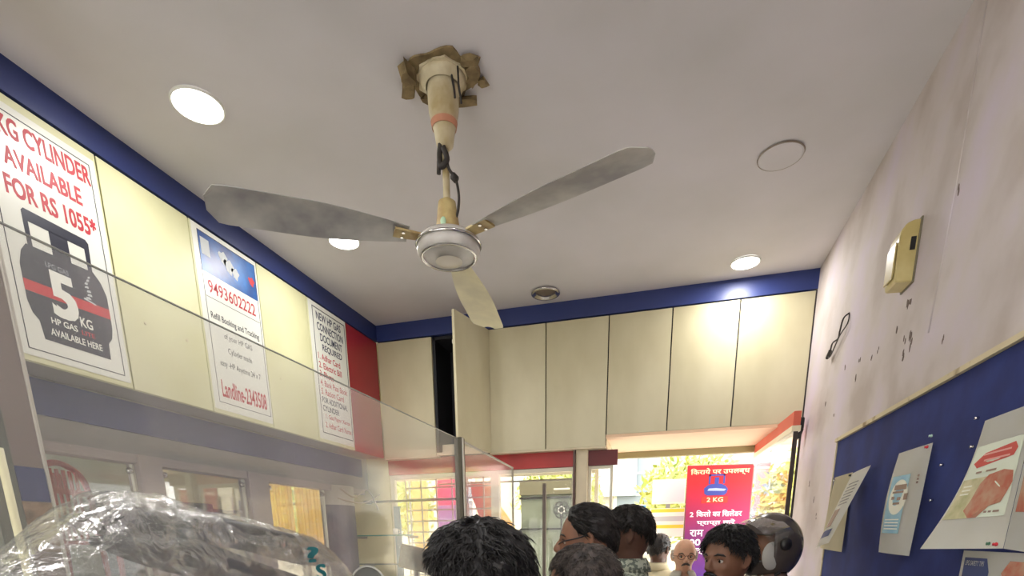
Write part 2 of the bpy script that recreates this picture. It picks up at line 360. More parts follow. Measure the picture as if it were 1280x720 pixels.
# rounded corner column
cl = bmesh.new()
for z0, z1, mi in ((0, 1.86, 0), (1.86, 2.0, 1)): loft(cl, [((XW-.03, 3.78, z0), .10, .17), ((XW-.03, 3.78, z1), .10, .17)], 28, True, mi)
struct(obj('trim_16', cl, [mat('column_grey', (120, 112, 118), .45, rgb2=(92, 88, 100), scale=3, stretch=(3, 3, .4)), mat('column_top_haze', (190, 182, 168), .5)]))  # pale top section has the haze and reflection put into its colour
for k, P in enumerate(([(XW+.08, 3.66, 1.97), (XW+.1, 3.8, 1.92), (XW+.12, 3.95, 1.985), (XW+.12, 4.05, 1.93), (XW+.12, 4.12, 1.84)], [(XW+.09, 3.6, 1.90), (XW+.11, 3.8, 1.88), (XW+.12, 3.98, 1.90), (XW+.14, 4.12, 1.96)])):
    tag(curved_tube_obj('loose_cable', smoothpts(P), .005, mat('pale_cable', (175, 160, 140), .6)), ('upper' if k == 0 else 'lower')+' loose pale cable looping round the corner column below the blue band', 'cable', 'cables at the corner column')
# taupe pillar at the left edge
pl = thing('side_pillar', 'taupe panelled pillar with a painted dark blue reflection at the left edge', 'pillar', (-1.9, 1.235, 0))
obox('panel', (-.1, .1, -.045, .035, 0, H-.005), M_BROWN, pl); obox('blue_reflection_paint', (.1, .104, -.045, .033, 1.725, 1.82), M_BLUE, pl)  # blue and tan patches paint the blue band's reflection on the pillar
obox('tan_reflection_paint', (.1, .104, -.045, .033, 1.58, 1.722), mat('tan_reflection_tone', (165, 138, 112), .6, rgb2=(120, 100, 80), scale=25), pl)
obox('edge_strip', (.08, .106, .036, .044, 0, H-.005), mat('pale_edge', (205, 200, 188), .4), pl)
obox('metal_post', (-.08, .104, -.115, -.047, 0, H-.005), mat('green_grey_metal', (120, 124, 112), .4, .3, rgb2=(88, 92, 84), scale=3, stretch=(6, 6, .4)), pl)
tag(curved_tube_obj('display_pole', [(-1.3, .84, 0), (-1.3, .84, 1.79)], .0075, mat('ivory_pole', (228, 222, 178), .4), n=12), 'thin ivory pole at the left edge in front of the taupe pillar', 'pole')
bm = bmesh.new(); 
for i in range(14):
    a = i/13
    for s in (0, 1): bm.verts.new((-1.55+.02*math.sin(i*1.7), .80+.12*a, 1.60-.9*s+.01*math.sin(i*2.3)))
bm.verts.ensure_lookup_table()
for i in range(13): bm.faces.new([bm.verts[k] for k in (2*i, 2*i+2, 2*i+3, 2*i+1)])
bmesh.ops.solidify(bm, geom=bm.faces[:], thickness=.006)
tag(obj('hanging_cloth', bm, mat('crimson_cloth', (140, 22, 58), .8), smooth=True), 'crimson cloth hanging behind the ivory pole', 'cloth')
# ---------------------------------------------------------------- posters on the left cabinets
FL = Face((XL+.0005, 0, 0), (0, 1, 0), (0, 0, 1), (1, 0, 0))
p = thing('wall_poster', 'tall white poster of a dark 5 KG gas cylinder on the left cabinets', 'poster', (0, 0, 0))
sheet('sheet', FL, 1.556, 1.966, 2.25, 3.02, 0, .001, M_GLOSSP, p)
frame_lines('border_line', FL, 1.583, 1.944, 2.272, 2.997, .0011, .003, M_TXTK, p)
text('5 KG CYLINDER', FL, 1.592, 1.938, 2.925, 2.982, .0013, M_TXTR, p, .035)
text('AVAILABLE', FL, 1.632, 1.888, 2.838, 2.892, .0013, M_TXTR, p, .035)
text('FOR RS 1055*', FL, 1.618, 1.926, 2.748, 2.808, .0013, M_TXTR, p, .035)
dk = mat('cylinder_ink', (44, 46, 62), .35)
bodyp = [(1.645, 2.612), (1.625, 2.585), (1.612, 2.54), (1.612, 2.43), (1.622, 2.395), (1.640, 2.375), (1.647, 2.318), (1.892, 2.318), (1.895, 2.375), (1.914, 2.40), (1.922, 2.44), (1.922, 2.55), (1.905, 2.592), (1.88, 2.618)]
shape('cylinder_body', FL, bodyp, .0011, .0006, dk, p)
bm = bmesh.new()
for q in (((1.652, 2.612), (1.668, 2.612), (1.668, 2.688), (1.652, 2.715)), ((1.862, 2.612), (1.878, 2.612), (1.882, 2.712), (1.862, 2.688)), ((1.652, 2.715), (1.668, 2.688), (1.862, 2.688), (1.882, 2.712), (1.872, 2.722), (1.66, 2.724)), ((1.735, 2.612), (1.80, 2.612), (1.80, 2.69), (1.735, 2.69))):
    poly(bm, [FL.p(a, b, .0011) for a, b in q], FL.N*.0006)
bmesh.ops.recalc_face_normals(bm, faces=bm.faces); obj('cylinder_handle', bm, dk, p)
shape('red_stripe', FL, [(1.612, 2.462), (1.922, 2.470), (1.922, 2.505), (1.612, 2.497)], .0018, .0004, mat('stripe_red', (200, 36, 48), .4), p)
text('5', FL, 1.705, 1.785, 2.415, 2.555, .0024, M_TXTW, p, .05)
text('KG', FL, 1.792, 1.838, 2.405, 2.438, .0024, M_TXTW, p, .02)
text('HP GAS', FL, 1.682, 1.775, 2.380, 2.400, .0024, M_TXTW, p, .02)
text('LPG GAS', FL, 1.70, 1.78, 2.565, 2.582, .0024, mat('ink_grey', (150, 152, 160), .5), p, .01)
text('AVAILABLE HERE', FL, 1.672, 1.862, 2.340, 2.362, .0024, M_TXTW, p, .02)
text('LITE', FL, 1.79, 1.84, 2.377, 2.392, .0024, M_TXTR, p, .02)
bm = bmesh.new()
for k in range(7):
    a = 1.832+.006*math.sin(k*1.3)+.004*k*.6; b = 2.512+k*.0125
    poly(bm, [FL.p(a, b, .0019), FL.p(a+.022-.002*k, b+.002, .0019), FL.p(a+.018-.001*k, b+.010, .0019), FL.p(a+.004, b+.008, .0019)], FL.N*.0004)
poly(bm, [FL.p(1.824, 2.508, .0019), FL.p(1.87, 2.500, .0019), FL.p(1.87, 2.505, .0019), FL.p(1.826, 2.514, .0019)], FL.N*.0004)
bmesh.ops.recalc_face_normals(bm, faces=bm.faces); obj('swirl_emblem', bm, mat('pale_print', (200, 205, 205), .5), p)
p = thing('wall_poster', 'white poster with blue header and long red phone number on the left cabinets', 'poster', (0, 0, 0))
sheet('sheet', FL, 2.418, 2.838, 2.25, 3.045, 0, .001, M_GLOSSP, p)
frame_lines('border_line', FL, 2.45, 2.826, 2.285, 3.025, .0011, .0025, M_TXTK, p)
mb = mat('header_blue', (40, 118, 196), .35, rgb2=(30, 62, 130), scale=7)
sheet('blue_header', FL, 2.453, 2.823, 2.858, 3.022, .0011, .0005, mb, p)
for k, (a, b, r, m_) in enumerate(((2.60, 2.965, .026, 'pale_print'), (2.635, 2.94, .03, 'pale_print'), (2.675, 2.925, .024, 'pale_print'), (2.79, 2.935, .02, 'stripe_red'))):
    shape('emblem_blob', FL, [(a+r*math.cos(t)*(1+.3*math.sin(3*t)), b+r*math.sin(t)*(1+.25*math.cos(5*t))) for t in [x*math.pi/8 for x in range(16)]], .0017, .0004, MATS[m_], p)
shape('white_patch', FL, [(2.463, 2.93), (2.515, 2.93), (2.515, 3.0), (2.463, 3.0)], .0017, .0004, MATS['pale_print'], p)
text('9493602222', FL, 2.478, 2.795, 2.775, 2.830, .0013, M_TXTR, p, .008)
sheet('thin_line', FL, 2.455, 2.82, 2.752, 2.754, .0011, .0004, M_TXTK, p)
text('Refill Booking and Tracking', FL, 2.47, 2.80, 2.655, 2.692, .0013, M_TXTK, p, .008)
text('of your HP GAS', FL, 2.54, 2.735, 2.585, 2.618, .0013, M_TXTK, p, .0)
text('Cylinder made', FL, 2.555, 2.722, 2.520, 2.555, .0013, M_TXTK, p, .0)
text('easy -HP Anytime 24 x 7', FL, 2.49, 2.775, 2.452, 2.488, .0013, M_TXTK, p, .0)
text('Landline-2343508', FL, 2.478, 2.80, 2.315, 2.392, .0013, M_TXTR, p, .02)
p = thing('wall_poster', 'narrow white poster listing documents for a new connection beside the red cabinet', 'poster', (0, 0, 0))
sheet('sheet', FL, 3.285, 3.695, 2.25, 3.045, 0, .001, M_GLOSSP, p)
frame_lines('border_line', FL, 3.322, 3.682, 2.288, 3.02, .0011, .005, M_TXTK, p)
rows = [('NEW HP GAS', 3.36, 3.63, M_TXTB), ('CONNECTION', 3.36, 3.65, M_TXTB), ('DOCUMENT', 3.385, 3.63, M_TXTB), ('REQUIRED', 3.40, 3.62, M_TXTB), ('1. Adhar Card', 3.345, 3.59, M_TXTR), ('2. Electric Bill', 3.345, 3.60, M_TXTR),
        ('3. Photo', 3.345, 3.50, M_TXTR), ('4. Bank Pass Book', 3.345, 3.65, M_TXTR), ('5. Ration Card', 3.345, 3.60, M_TXTR), ('FOR ADDITIONAL', 3.345, 3.64, M_TXTB), ('CYLINDER', 3.345, 3.53, M_TXTB), ('1. Gas Paper Xerox', 3.37, 3.66, M_TXTR), ('2. Adhar Card Xerox', 3.36, 3.668, M_TXTR)]
z = 3.0
for k, (s, a, b, m_) in enumerate(rows):
    hgt = .043 if k < 4 else (.036 if k < 9 else .034)
    text(s, FL, a, b, z-hgt, z, .0013, m_, p, .02 if m_ is M_TXTB else .012); z -= hgt+.0155
# ---------------------------------------------------------------- counter glass screen
gx = -.8
GA = thing('glass_screen', 'long clear screen with painted haze over the counter along the left side', 'screen', (gx, 1.0, 0), 0, 'clear counter screens')
obox('pane', (-.0015, .0015, -2.2, 1.105, 1.0, 1.978), M_ACRY, GA)
obox('top_edge', (-.0015, .0015, -2.2, 1.105, 1.979, 1.981), mat('screen_edge', (165, 168, 160), .3), GA)
obox('post', (-.016, .016, 1.108, 1.145, 1.0, 1.985), mat('bronze_post', (88, 82, 68), .4, .4), GA, bevel=.003)
obox('post_trim', (.017, .022, 1.108, 1.118, 1.0, 1.98), mat('pale_edge', (205, 200, 188), .4), GA)
for k, (s, a, z) in enumerate((('?', .103, 1.553), ('S', .128, 1.512))):
    F2 = Face((.0035, 0, 0), (0, 1, 0), (0, 0, 1), (1, 0, 0)); text(s, F2, a, a+.035, z, z+.034, 0, M_TXTT, GA, .04)
GB = thing('glass_screen', 'short clear screen continuing past the bronze post towards the window', 'screen', (gx, 2.52, 0), 0, 'clear counter screens')
bm = bmesh.new(); poly(bm, [(-.003, -.37, 1.0), (-.003, .38, 1.0), (-.003, .38, 1.958), (-.003, -.37, 1.975)], Vector((.006, 0, 0))); bmesh.ops.recalc_face_normals(bm, faces=bm.faces); obj('pane', bm, M_ACRY, GB)
obox('end_edge', (-.004, .004, .381, .392, 1.0, 1.958), mat('bronze_pale', (165, 155, 135), .4), GB)
bm = bmesh.new(); poly(bm, [(-.004, -.37, 1.976), (-.004, .39, 1.959), (-.004, .39, 1.965), (-.004, -.37, 1.982)], Vector((.008, 0, 0))); bmesh.ops.recalc_face_normals(bm, faces=bm.faces); obj('top_edge', bm, MATS['pale_edge'], GB)
ct = thing('service_counter', 'long pale counter carrying the clear screens', 'counter', (-.85, 1.0, 0))
obox('base', (-.09, .09, -2.2, 1.9, 0, .95), M_CREAM, ct); obox('worktop', (-.12, .12, -2.25, 1.92, .951, .9985), M_GREY, ct, bevel=.004)
# ---------------------------------------------------------------- bundle under plastic
RS = random.Random(3)
rk = thing('storage_rack', 'dark steel rack standing behind the counter under the wrapped bundle', 'rack', (-1.13, 1.1, 0))
for a in (-.12, .12):
    for b in (-.35, .45): obox('leg', (a-.02, a+.02, b-.02, b+.02, 0, 1.3), M_ALU, rk)
obox('top_shelf', (-.145, .145, -.4, .5, 1.301, 1.32), M_GREY, rk)
bd = thing('wrapped_bundle', 'bundle of dark padded goods under crumpled clear plastic', 'bundle', (-1.1, 1.05, 1.33))
def slab(name, c, L, W, T, rot, m, n=20):
    bm = bmesh.new(); rings = []
    for i in range(n+1):
        t = i/n; a = math.sin(math.pi*min(max(t, .02), .98))**.45
        rings.append(((0, (t-.5)*L, .03*math.sin(t*3)), W*a, T*a*(.8+.2*math.sin(t*9)), (Vector((1, 0, 0)), Vector((0, 0, 1)))))
    loft(bm, rings, 20)
    bmesh.ops.rotate(bm, verts=bm.verts, matrix=rot.to_matrix()); bmesh.ops.translate(bm, verts=bm.verts, vec=c)
    bmesh.ops.recalc_face_normals(bm, faces=bm.faces)
    return obj(name, bm, m, bd, smooth=True)
from mathutils import Euler
mg = mat('dark_grey_plastic', (46, 46, 50), .45, rgb2=(24, 24, 28), scale=6)
slab('upper_pad', (.03, .15, .255), .84, .11, .05, Euler((math.radians(-8), 0, 0)), mg)
slab('lower_pad', (.07, .10, .17), .76, .10, .05, Euler((math.radians(-16), math.radians(10), 0)), mg)
slab('side_pad', (-.05, .05, .10), .6, .1, .08, Euler((math.radians(-5), 0, 0)), mat('brown_pad', (92, 78, 68), .5))
obox('red_panel', (.10, .118, -.33, -.18, .0, .16), mat('red_print', (190, 50, 48), .4), bd)
obox('tan_panel', (.10, .112, -.24, -.02, .12, .20), mat('tan_card', (160, 128, 108), .6), bd)
for q in ((.125, -.06, .17), (.13, .1, .135)): obox('white_tag', (q[0], q[0]+.004, q[1]-.02, q[1]+.025, q[2], q[2]+.014), M_WHITE, bd)
bm = bmesh.new(); R_ = [(.05*math.cos(t), .05*math.sin(t)) for t in [x*math.pi/10 for x in range(21)]]
tube(bm, [(.135, .12+a, .09+b) for a, b in R_], .014, 8, cap=False); obj('black_ring', bm, M_BLACK, bd, smooth=True)
slab('black_knob', (.11, .12, .09), .07, .035, .035, Euler((0, 0, 0)), M_BLACK, 10)
# plastic sleeve over it: closed tube of crumpled film
bm = bmesh.new(); NR, NS = 110, 72; rings = []
def ridge(y):
    pts = [(.42, 1.50), (.60, 1.555), (.676, 1.589), (.74, 1.635), (.80, 1.675), (.865, 1.705), (.95, 1.70), (1.09, 1.672), (1.25, 1.655), (1.38, 1.632), (1.45, 1.612), (1.52, 1.55), (1.6, 1.45)]
    for (a, b), (c_, d_) in zip(pts[:-1], pts[1:]):
        if y <= c_: return b+(d_-b)*(y-a)/(c_-a)
    return pts[-1][1]
prev = None; allv = []
for i in range(NR+1):
    y = .44+1.14*i/NR; zt = ridge(y); tail = min(1, max(.12, (y-.44)/.36)) if y < .8 else 1
    low = max(zt-.04-(.33*tail), min(zt-.02, 1.323)); hw = .035+.12*tail; zc = (zt+low)/2; hz = (zt-low)/2
    row = []
    for j in range(NS):
        a = 2*math.pi*j/NS; q = Vector((math.cos(a)*2.0, y*6, math.sin(a)*2.6))
        cr = (abs(noise.noise(q*1.1))*.5+abs(noise.noise(q*2.7+Vector((3, 1, 7))))*.3+abs(noise.noise(q*6))*.15)-.18
        top = max(0, math.sin(a))
        k = 1+cr*.5*(1-.75*top)
        x = math.copysign(abs(math.cos(a))**.8, math.cos(a))*hw*k
        z = math.sin(a)*hz*(1+cr*.12)
        row.append(bm.verts.new((x+.02, y-1.05, zc+z-1.33)))
    if prev:
        for j in range(NS): bm.faces.new((prev[j], prev[(j+1) % NS], row[(j+1) % NS], row[j]))
    prev = row
obj('plastic_wrap', bm, M_WRAP, bd, smooth=True, label='crumpled clear plastic film')
bd.location.z = 1.33
# ---------------------------------------------------------------- adjoining room behind the left windows
ch = thing('plastic_chair', 'red plastic chair seen through the first left window', 'chair', (-3.05, 2.27, 1.295), math.radians(110))
ch.scale = (.72, .72, .72)
mr = mat('red_plastic', (168, 62, 58), .35)
bm = bmesh.new()
tube(bm, smoothpts([(-.2, .0, .45), (-.24, .03, .75), (-.2, .05, .93), (0, .06, 1.0), (.2, .05, .93), (.24, .03, .75), (.2, 0, .45)], 6), .022, 8); obj('back_frame', bm, mr, ch, smooth=True)
for k in range(5): obox('back_slat', (-.13+k*.065-.012, -.13+k*.065+.012, .03, .042, .46, .95), mr, ch)
obox('back_crosspiece', (-.22, .22, .028, .044, .78, .82), mr, ch)
obox('seat', (-.23, .23, -.4, .02, .42, .45), mr, ch, bevel=.01)
for a in (-.2, .2):
    for b in (-.37, -.01):
        bm = bmesh.new(); tube(bm, [(a, b, .42), (a*1.1, b*1.02, 0)], [.022, .016], 8); obj('leg', bm, mr, ch, smooth=True)
tb = thing('side_table', 'plain table under the red plastic chair in the next room', 'table', (-3.1, 2.3, 0))
obox('tabletop', (-.4, .4, -.45, .45, 1.255, 1.294), M_GREY, tb)
for a in (-.36, .36):
    for b in (-.4, .4): obox('leg', (a-.02, a+.02, b-.02, b+.02, 0, 1.254), M_ALU, tb)
rkk = thing('shelf_rack', 'dark green rack of shelves behind the second left window', 'rack', (-3.68, 3.62, 0))
mdg = mat('dark_green_rack', (66, 82, 76), .5, rgb2=(45, 60, 56), scale=8)
obox('back_panel', (-.2, -.18, -.62, .45, 0, 1.93), mdg, rkk)
for k in range(8): obox('shelf', (-.18, .14, -.62, .45, .3+k*.22, .325+k*.22), mdg, rkk)
for b in (-.62, .44): obox('upright', (.1, .14, b, b+.03, 0, 1.95), M_ALU, rkk)
tag(obox('wall_clock_box', (-4.59, -4.5, 3.2, 3.3, 2.0, 2.13), mat('maroon_box', (150, 60, 55), .5), bevel=.01), 'small maroon box on the far wall seen through the second left window', 'box')
cu = thing('window_curtain', 'yellow orange curtain hanging at the far window behind the third left pane', 'curtain', (-3.15, 4.14, 0))
for c0, c1, lab in ((-.27, .06, None), (.08, .45, None)):
    bm = bmesh.new(); pr = None
    for i in range(60):
        x = c0+(c1-c0)*i/59; yv = .018*math.sin(i*1.15)+.006*math.sin(i*2.9)
        a = bm.verts.new((x, yv, 2.13)); b = bm.verts.new((x, yv*1.3, 1.50+.02*math.sin(i*.4)))
        if pr: bm.faces.new((pr[0], a, b, pr[1]))
        pr = (a, b)
    mt = sheer('curtain_cloth', (255, 214, 110), .30, .02, .6) if 'curtain_cloth' not in MATS else MATS['curtain_cloth']
    obj('curtain_panel', bm, mt, cu, smooth=True)
bm = bmesh.new(); tube(bm, [(-.29, 0, 2.145), (.5, 0, 2.145)], .008, 8); obj('rod', bm, M_ALU, cu, smooth=True)
tag(obox('red_crate', (-3.02, -2.86, 3.9, 4.04, 1.472, 1.57), mat('red_plastic_crate', (215, 60, 55), .4), bevel=.008), 'small red box on a ledge below the yellow curtain', 'box')
tag(obox('window_ledge', (-3.35, -2.6, 3.85, 4.12, 1.45, 1.47), M_GLASSE), 'pale green ledge under the yellow curtain', 'shelf')
# monitor and dark fan behind the shelves
mn = thing('security_monitor', 'grey green monitor tilted on its stand by the back window', 'monitor', (-1.86, 3.9, 0))
bm = bmesh.new(); box(bm, -.13, .13, -.02, .02, 1.37, 1.55); bmesh.ops.rotate(bm, verts=bm.verts, cent=(0, 0, 1.46), matrix=Matrix.Rotation(math.radians(12), 3, 'Y')); obj('casing', bm, mat('monitor_grey', (112, 112, 98), .5, rgb2=(84, 86, 78), scale=12), mn, bevel=.006)
bm = bmesh.new(); box(bm, -.11, .11, -.024, -.0205, 1.39, 1.53); bmesh.ops.rotate(bm, verts=bm.verts, cent=(0, 0, 1.46), matrix=Matrix.Rotation(math.radians(12), 3, 'Y')); obj('screen', bm, mat('screen_glass', (96, 104, 98), .2), mn)
obox('stand', (-.015, .015, 0, .03, .4, 1.4), M_ALU, mn); obox('foot', (-.15, .15, -.1, .12, 0, .4), M_GREY, mn)
fn = thing('desk_fan', 'dark round fan guard with pale rim behind the lower glass shelf', 'fan', (-2.20, 3.75, 0))
bm = bmesh.new(); C16 = [(.15*math.cos(t), 0, 1.26+.15*math.sin(t)) for t in [x*math.pi/18 for x in range(37)]]
tube(bm, C16, .008, 8, cap=False); obj('rim', bm, M_WHITE, fn, smooth=True)
bm = bmesh.new(); lathe(bm, [(0, .03), (.10, .02), (.143, 0), (.10, -.06), (0, -.09)], n=32); bmesh.ops.rotate(bm, verts=bm.verts, matrix=Matrix.Rotation(math.pi/2, 3, 'X')); bmesh.ops.translate(bm, verts=bm.verts, vec=(0, 0, 1.26)); obj('guard', bm, mat('guard_dark', (52, 56, 58), .5), fn, smooth=True)
obox('stand', (-.02, .02, .03, .07, .4, 1.2), M_BLACK, fn); obox('foot', (-.14, .14, -.1, .14, 0, .4), M_BLACK, fn)
# ---------------------------------------------------------------- door leaf
dr = thing('door_1', '', '', (.65, 4.86, 0), 0)
for k in ('label', 'category'): del dr[k]
dr['kind'] = 'structure'
L_ = math.hypot(.05, 1.13); an = math.atan2(-1.13, .05)
dr.rotation_euler = (0, 0, an)
obox('top_rail', (0, L_, -.02, .02, 2.222, 2.30), M_ORANGE, dr, bevel=.002)
obox('rail_trim', (0, L_, -.024, .024, 2.190, 2.2215), mat('cream_trim', (238, 228, 200), .5), dr)
obox('door_glass', (.02, L_-.02, -.005, .005, .12, 2.189), M_GLASS, dr)
obox('edge_stile', (L_-.014, L_, -.012, .012, 0.02, 2.189), mat('dark_stile', (60, 48, 46), .4), dr)
obox('bottom_rail', (0, L_, -.02, .02, .02, .119), M_ORANGE, dr)
ck = thing('door_closer_clamp', 'dark clamp at the corner where the orange door rail meets the wall', 'clamp', (.765, 4.0, 2.26))
obox('body', (-.035, .025, -.02, .03, -.02, .05), M_BLACK, ck, bevel=.006)
bm = bmesh.new(); poly(bm, [(-.035, -.02, -.02), (.025, -.02, -.02), (.008, -.02, -.075), (-.02, -.02, -.075)], Vector((0, .04, 0))); bmesh.ops.recalc_face_normals(bm, faces=bm.faces); obj('tail', bm, M_BLACK, ck)
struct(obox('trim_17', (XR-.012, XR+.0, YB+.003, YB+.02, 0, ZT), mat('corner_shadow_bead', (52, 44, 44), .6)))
# ---------------------------------------------------------------- right wall items
FR = Face((XR, 0, 0), (0, -1, 0), (0, 0, 1), (-1, 0, 0))
nb = thing('notice_board', 'large royal blue felt notice board with worn beige top trim on the right wall', 'notice board', (XR, 2.2, 1.5))
bm = bmesh.new(); box(bm, -.012, -.0005, -2.4, 1.005, -1.0, .545); obj('felt_panel', bm, M_BOARD, nb)
obox('top_trim', (-.024, -.0005, -2.4, 1.02, .546, .562), M_TRIM, nb); obox('side_trim', (-.018, -.0005, 1.006, 1.014, -1.0, .545), M_TRIM, nb)
def paper(name, corners, m, parent, bulge=.0, NX=14, NY=18, curl=None, th=.0012):
    """corners: TL TR BR BL world points; grid with gentle curl towards -x"""
    bm = bmesh.new(); TL, TR, BR, BL = [Vector(c) for c in corners]; g = []
    for j in range(NY+1):
        t = j/NY; row = []
        for i in range(NX+1):
            s = i/NX; q = (TL*(1-s)+TR*s)*(1-t)+(BL*(1-s)+BR*s)*t
            q.x -= bulge*math.sin(math.pi*s)*(.3+.7*t) + (curl(s, t) if curl else 0)
            row.append(bm.verts.new(q))
        g.append(row)
    for j in range(NY):
        for i in range(NX): bm.faces.new((g[j][i], g[j+1][i], g[j+1][i+1], g[j][i+1]))
    bmesh.ops.solidify(bm, geom=bm.faces[:], thickness=th)
    return obj(name, bm, m, parent)
def lerp4(C4, s, t, off=.0):
    TL, TR, BR, BL = [Vector(c) for c in C4]; q = (TL*(1-s)+TR*s)*(1-t)+(BL*(1-s)+BR*s)*t; q.x -= off; return q
def print_on(C4, s0, s1, t0, t1, m, parent, name='printed_area', bulge=0, off=.0016, curl=None, pts=None):
    """flat print following the curl of a paper"""
    bm = bmesh.new(); n = 10
    def P(s, t):
        q = lerp4(C4, s, t, off); q.x -= bulge*math.sin(math.pi*s)*(.3+.7*t) + (curl(s, t) if curl else 0); return q
    if pts: bm.faces.new([bm.verts.new(P(s, t)) for s, t in pts])
    else:
        g = [[bm.verts.new(P(s0+(s1-s0)*i/n, t0+(t1-t0)*j/n)) for i in range(n+1)] for j in range(n+1)]
        for j in range(n):
            for i in range(n): bm.faces.new((g[j][i], g[j+1][i], g[j+1][i+1], g[j][i+1]))
    return obj(name, bm, m, parent)
def text_on(s, C4, s0, s1, t0, t1, m, parent, off=.0022, bold=.01, curl=None, bulge=0):
    F0 = Face((0, 0, 0), (1, 0, 0), (0, 1, 0), (0, 0, 1)); o = text(s, F0, s0, s1, 1-t1, 1-t0, 0, m, parent, bold)
    for v in o.data.vertices:
        a, t = v.co.x, 1-v.co.y; q = lerp4(C4, a, t, off); q.x -= bulge*math.sin(math.pi*a)*(.3+.7*t)+(curl(a, t) if curl else 0); v.co = q
    return o
def X_(y, z, dx): return (XR-.0135-dx, y, z)
def pin(y, z, dx, m, parent):
    bm = bmesh.new(); lathe(bm, [(0, 0), (.004, 0), (.005, .003), (.003, .006), (.004, .009), (0, .010)], n=10); bmesh.ops.rotate(bm, verts=bm.verts, matrix=Matrix.Rotation(-math.pi/2, 3, 'Y')); bmesh.ops.translate(bm, verts=bm.verts, vec=X_(y, z, dx))
    obj('push_pin', bm, m, parent, smooth=True)
m_lb = mat('print_light_blue', (130, 182, 210), .6, rgb2=(165, 205, 218), scale=12); m_brn = mat('print_red_brown', (185, 100, 80), .6, rgb2=(190, 150, 125), scale=30)
m_grn = mat('print_olive', (176, 176, 128), .6, rgb2=(216, 208, 172), scale=22); m_pgr = mat('print_pale_green', (224, 232, 214), .6); m_nav = mat('print_navy', (46, 66, 118), .6)
m_rd = mat('print_soft_red', (204, 84, 76), .6)
# far pair of papers
q = thing('pinned_notice', 'yellowed sheet at the far end of the blue board, behind the folded leaflet', 'paper', (0, 0, 0))
C4 = [X_(3.17, 1.875, .002), X_(2.89, 1.871, .002), X_(2.86, 1.521, .012), X_(3.24, 1.532, .012)]
paper('sheet', C4, mat('yellowed_paper', (238, 228, 194), .7, var=.1), q, .006); pin(3.15, 1.86, .004, M_CHROME, q)
q = thing('pinned_notice', 'narrow leaflet curling away from the far end of the blue board', 'paper', (0, 0, 0))
cf = lambda s, t: .10*t*t
C4 = [X_(2.86, 1.862, .015), X_(2.60, 1.870, .02), X_(2.70, 1.57, .06), X_(2.78, 1.54, .02)]
C4 = [X_(2.86, 1.862, .012), X_(2.60, 1.868, .02), (.675, 2.66, 1.565), (.66, 2.80, 1.535)]
paper('sheet', C4, M_PAPER, q, .012); print_on(C4, .12, .8, .78, .88, m_nav, q, bulge=.012); print_on(C4, .18, .6, .5, .74, mat('print_taupe', (150, 126, 112), .6), q, bulge=.012)
for k in range(7): print_on(C4, .25, .8, .16+k*.045, .175+k*.045, mat('print_grey', (150, 148, 140), .6), q, 'text_line', bulge=.012)
pin(2.86, 1.855, .016, M_BLACK, q)
# middle notice
q = thing('pinned_notice', 'tall narrow notice with light blue print, alone in the middle of the board', 'paper', (0, 0, 0))
C4 = [X_(2.373, 1.88, .004), X_(2.092, 1.874, .01), X_(2.075, 1.529, .03), X_(2.33, 1.535, .035)]
cf = lambda s, t: .012*math.sin(t*3.1)*(1-s)
paper('sheet', C4, M_PAPER, q, .006, curl=cf)
kw = dict(bulge=.006, curl=cf)
print_on(C4, .08, .62, .24, .80, m_lb, q, **kw)
print_on(C4, 0, 0, 0, 0, mat('print_cream', (240, 240, 225), .6), q, off=.0024, pts=[(.40+.26*math.cos(t), .45+.17*math.sin(t)) for t in [x*math.pi/12 for x in range(24)]], **kw)
for s0, s1, t0, t1 in ((.25, .6, .33, .38), (.22, .55, .39, .41), (.22, .32, .44, .47), (.4, .5, .45, .48), (.58, .68, .42, .48), (.3, .5, .5, .52)): print_on(C4, s0, s1, t0, t1, MATS['print_taupe'], q, 'text_line', off=.003, **kw)
for k in range(4): print_on(C4, .14, .58, .66+k*.03, .672+k*.03, M_PAPER, q, 'text_line', off=.003, **kw)
for k in range(3): print_on(C4, .82, .87, .26+k*.03, .28+k*.03, MATS['print_taupe'], q, 'text_line', off=.003, **kw)
pin(2.10, 1.895, .012, mat('pale_green_pin', (170, 200, 185), .4), q); pin(2.115, 1.865, .013, M_TXTR, q)
# big fan poster
q = thing('pinned_poster', 'big white poster with red brown picture, curling at its lower left', 'paper', (0, 0, 0))
C4 = [X_(1.815, 1.885, .004), X_(1.600, 1.886, .004), X_(1.600, 1.562, .012), X_(1.86, 1.556, .085)]
cf = lambda s, t: -.02*(1-s)*math.sin(math.pi*t)
kw = dict(bulge=0.004, curl=cf)
paper('sheet', C4, M_PAPER, q, .004, curl=cf)
print_on(C4, .04, .93, .20, .76, m_pgr, q, **kw)
print_on(C4, .05, .55, .45, .76, m_grn, q, off=.0022, **kw)
print_on(C4, 0, 0, 0, 0, m_brn, q, off=.0027, pts=[(.34, .70), (.38, .62), (.42, .50), (.52, .44), (.75, .42), (.9, .44), (.93, .52), (.88, .60), (.84, .66), (.7, .68), (.58, .76), (.46, .76)], **kw)
print_on(C4, 0, 0, 0, 0, MATS['print_cream'], q, off=.0032, pts=[(.48+.06*math.cos(t), .60+.035*math.sin(t)) for t in [x*math.pi/8 for x in range(16)]], **kw)
print_on(C4, 0, 0, 0, 0, m_rd, q, off=.0026, pts=[(.22, .37), (.12, .33), (.3, .265), (.82, .235), (.88, .28), (.84, .33)], **kw)
for k in range(2): print_on(C4, .28+.04*k, .78, .27+k*.045, .283+k*.045, mat('print_pink', (232, 170, 160), .6), q, 'text_line', off=.0031, **kw)
for s0, s1, t0 in ((.25, .36, .40), (.44, .62, .40), (.66, .7, .715), (.72, .76, .715), (.78, .86, .715)): print_on(C4, s0, s1, t0, t0+.014, MATS['print_taupe'], q, 'text_line', off=.0031, **kw)
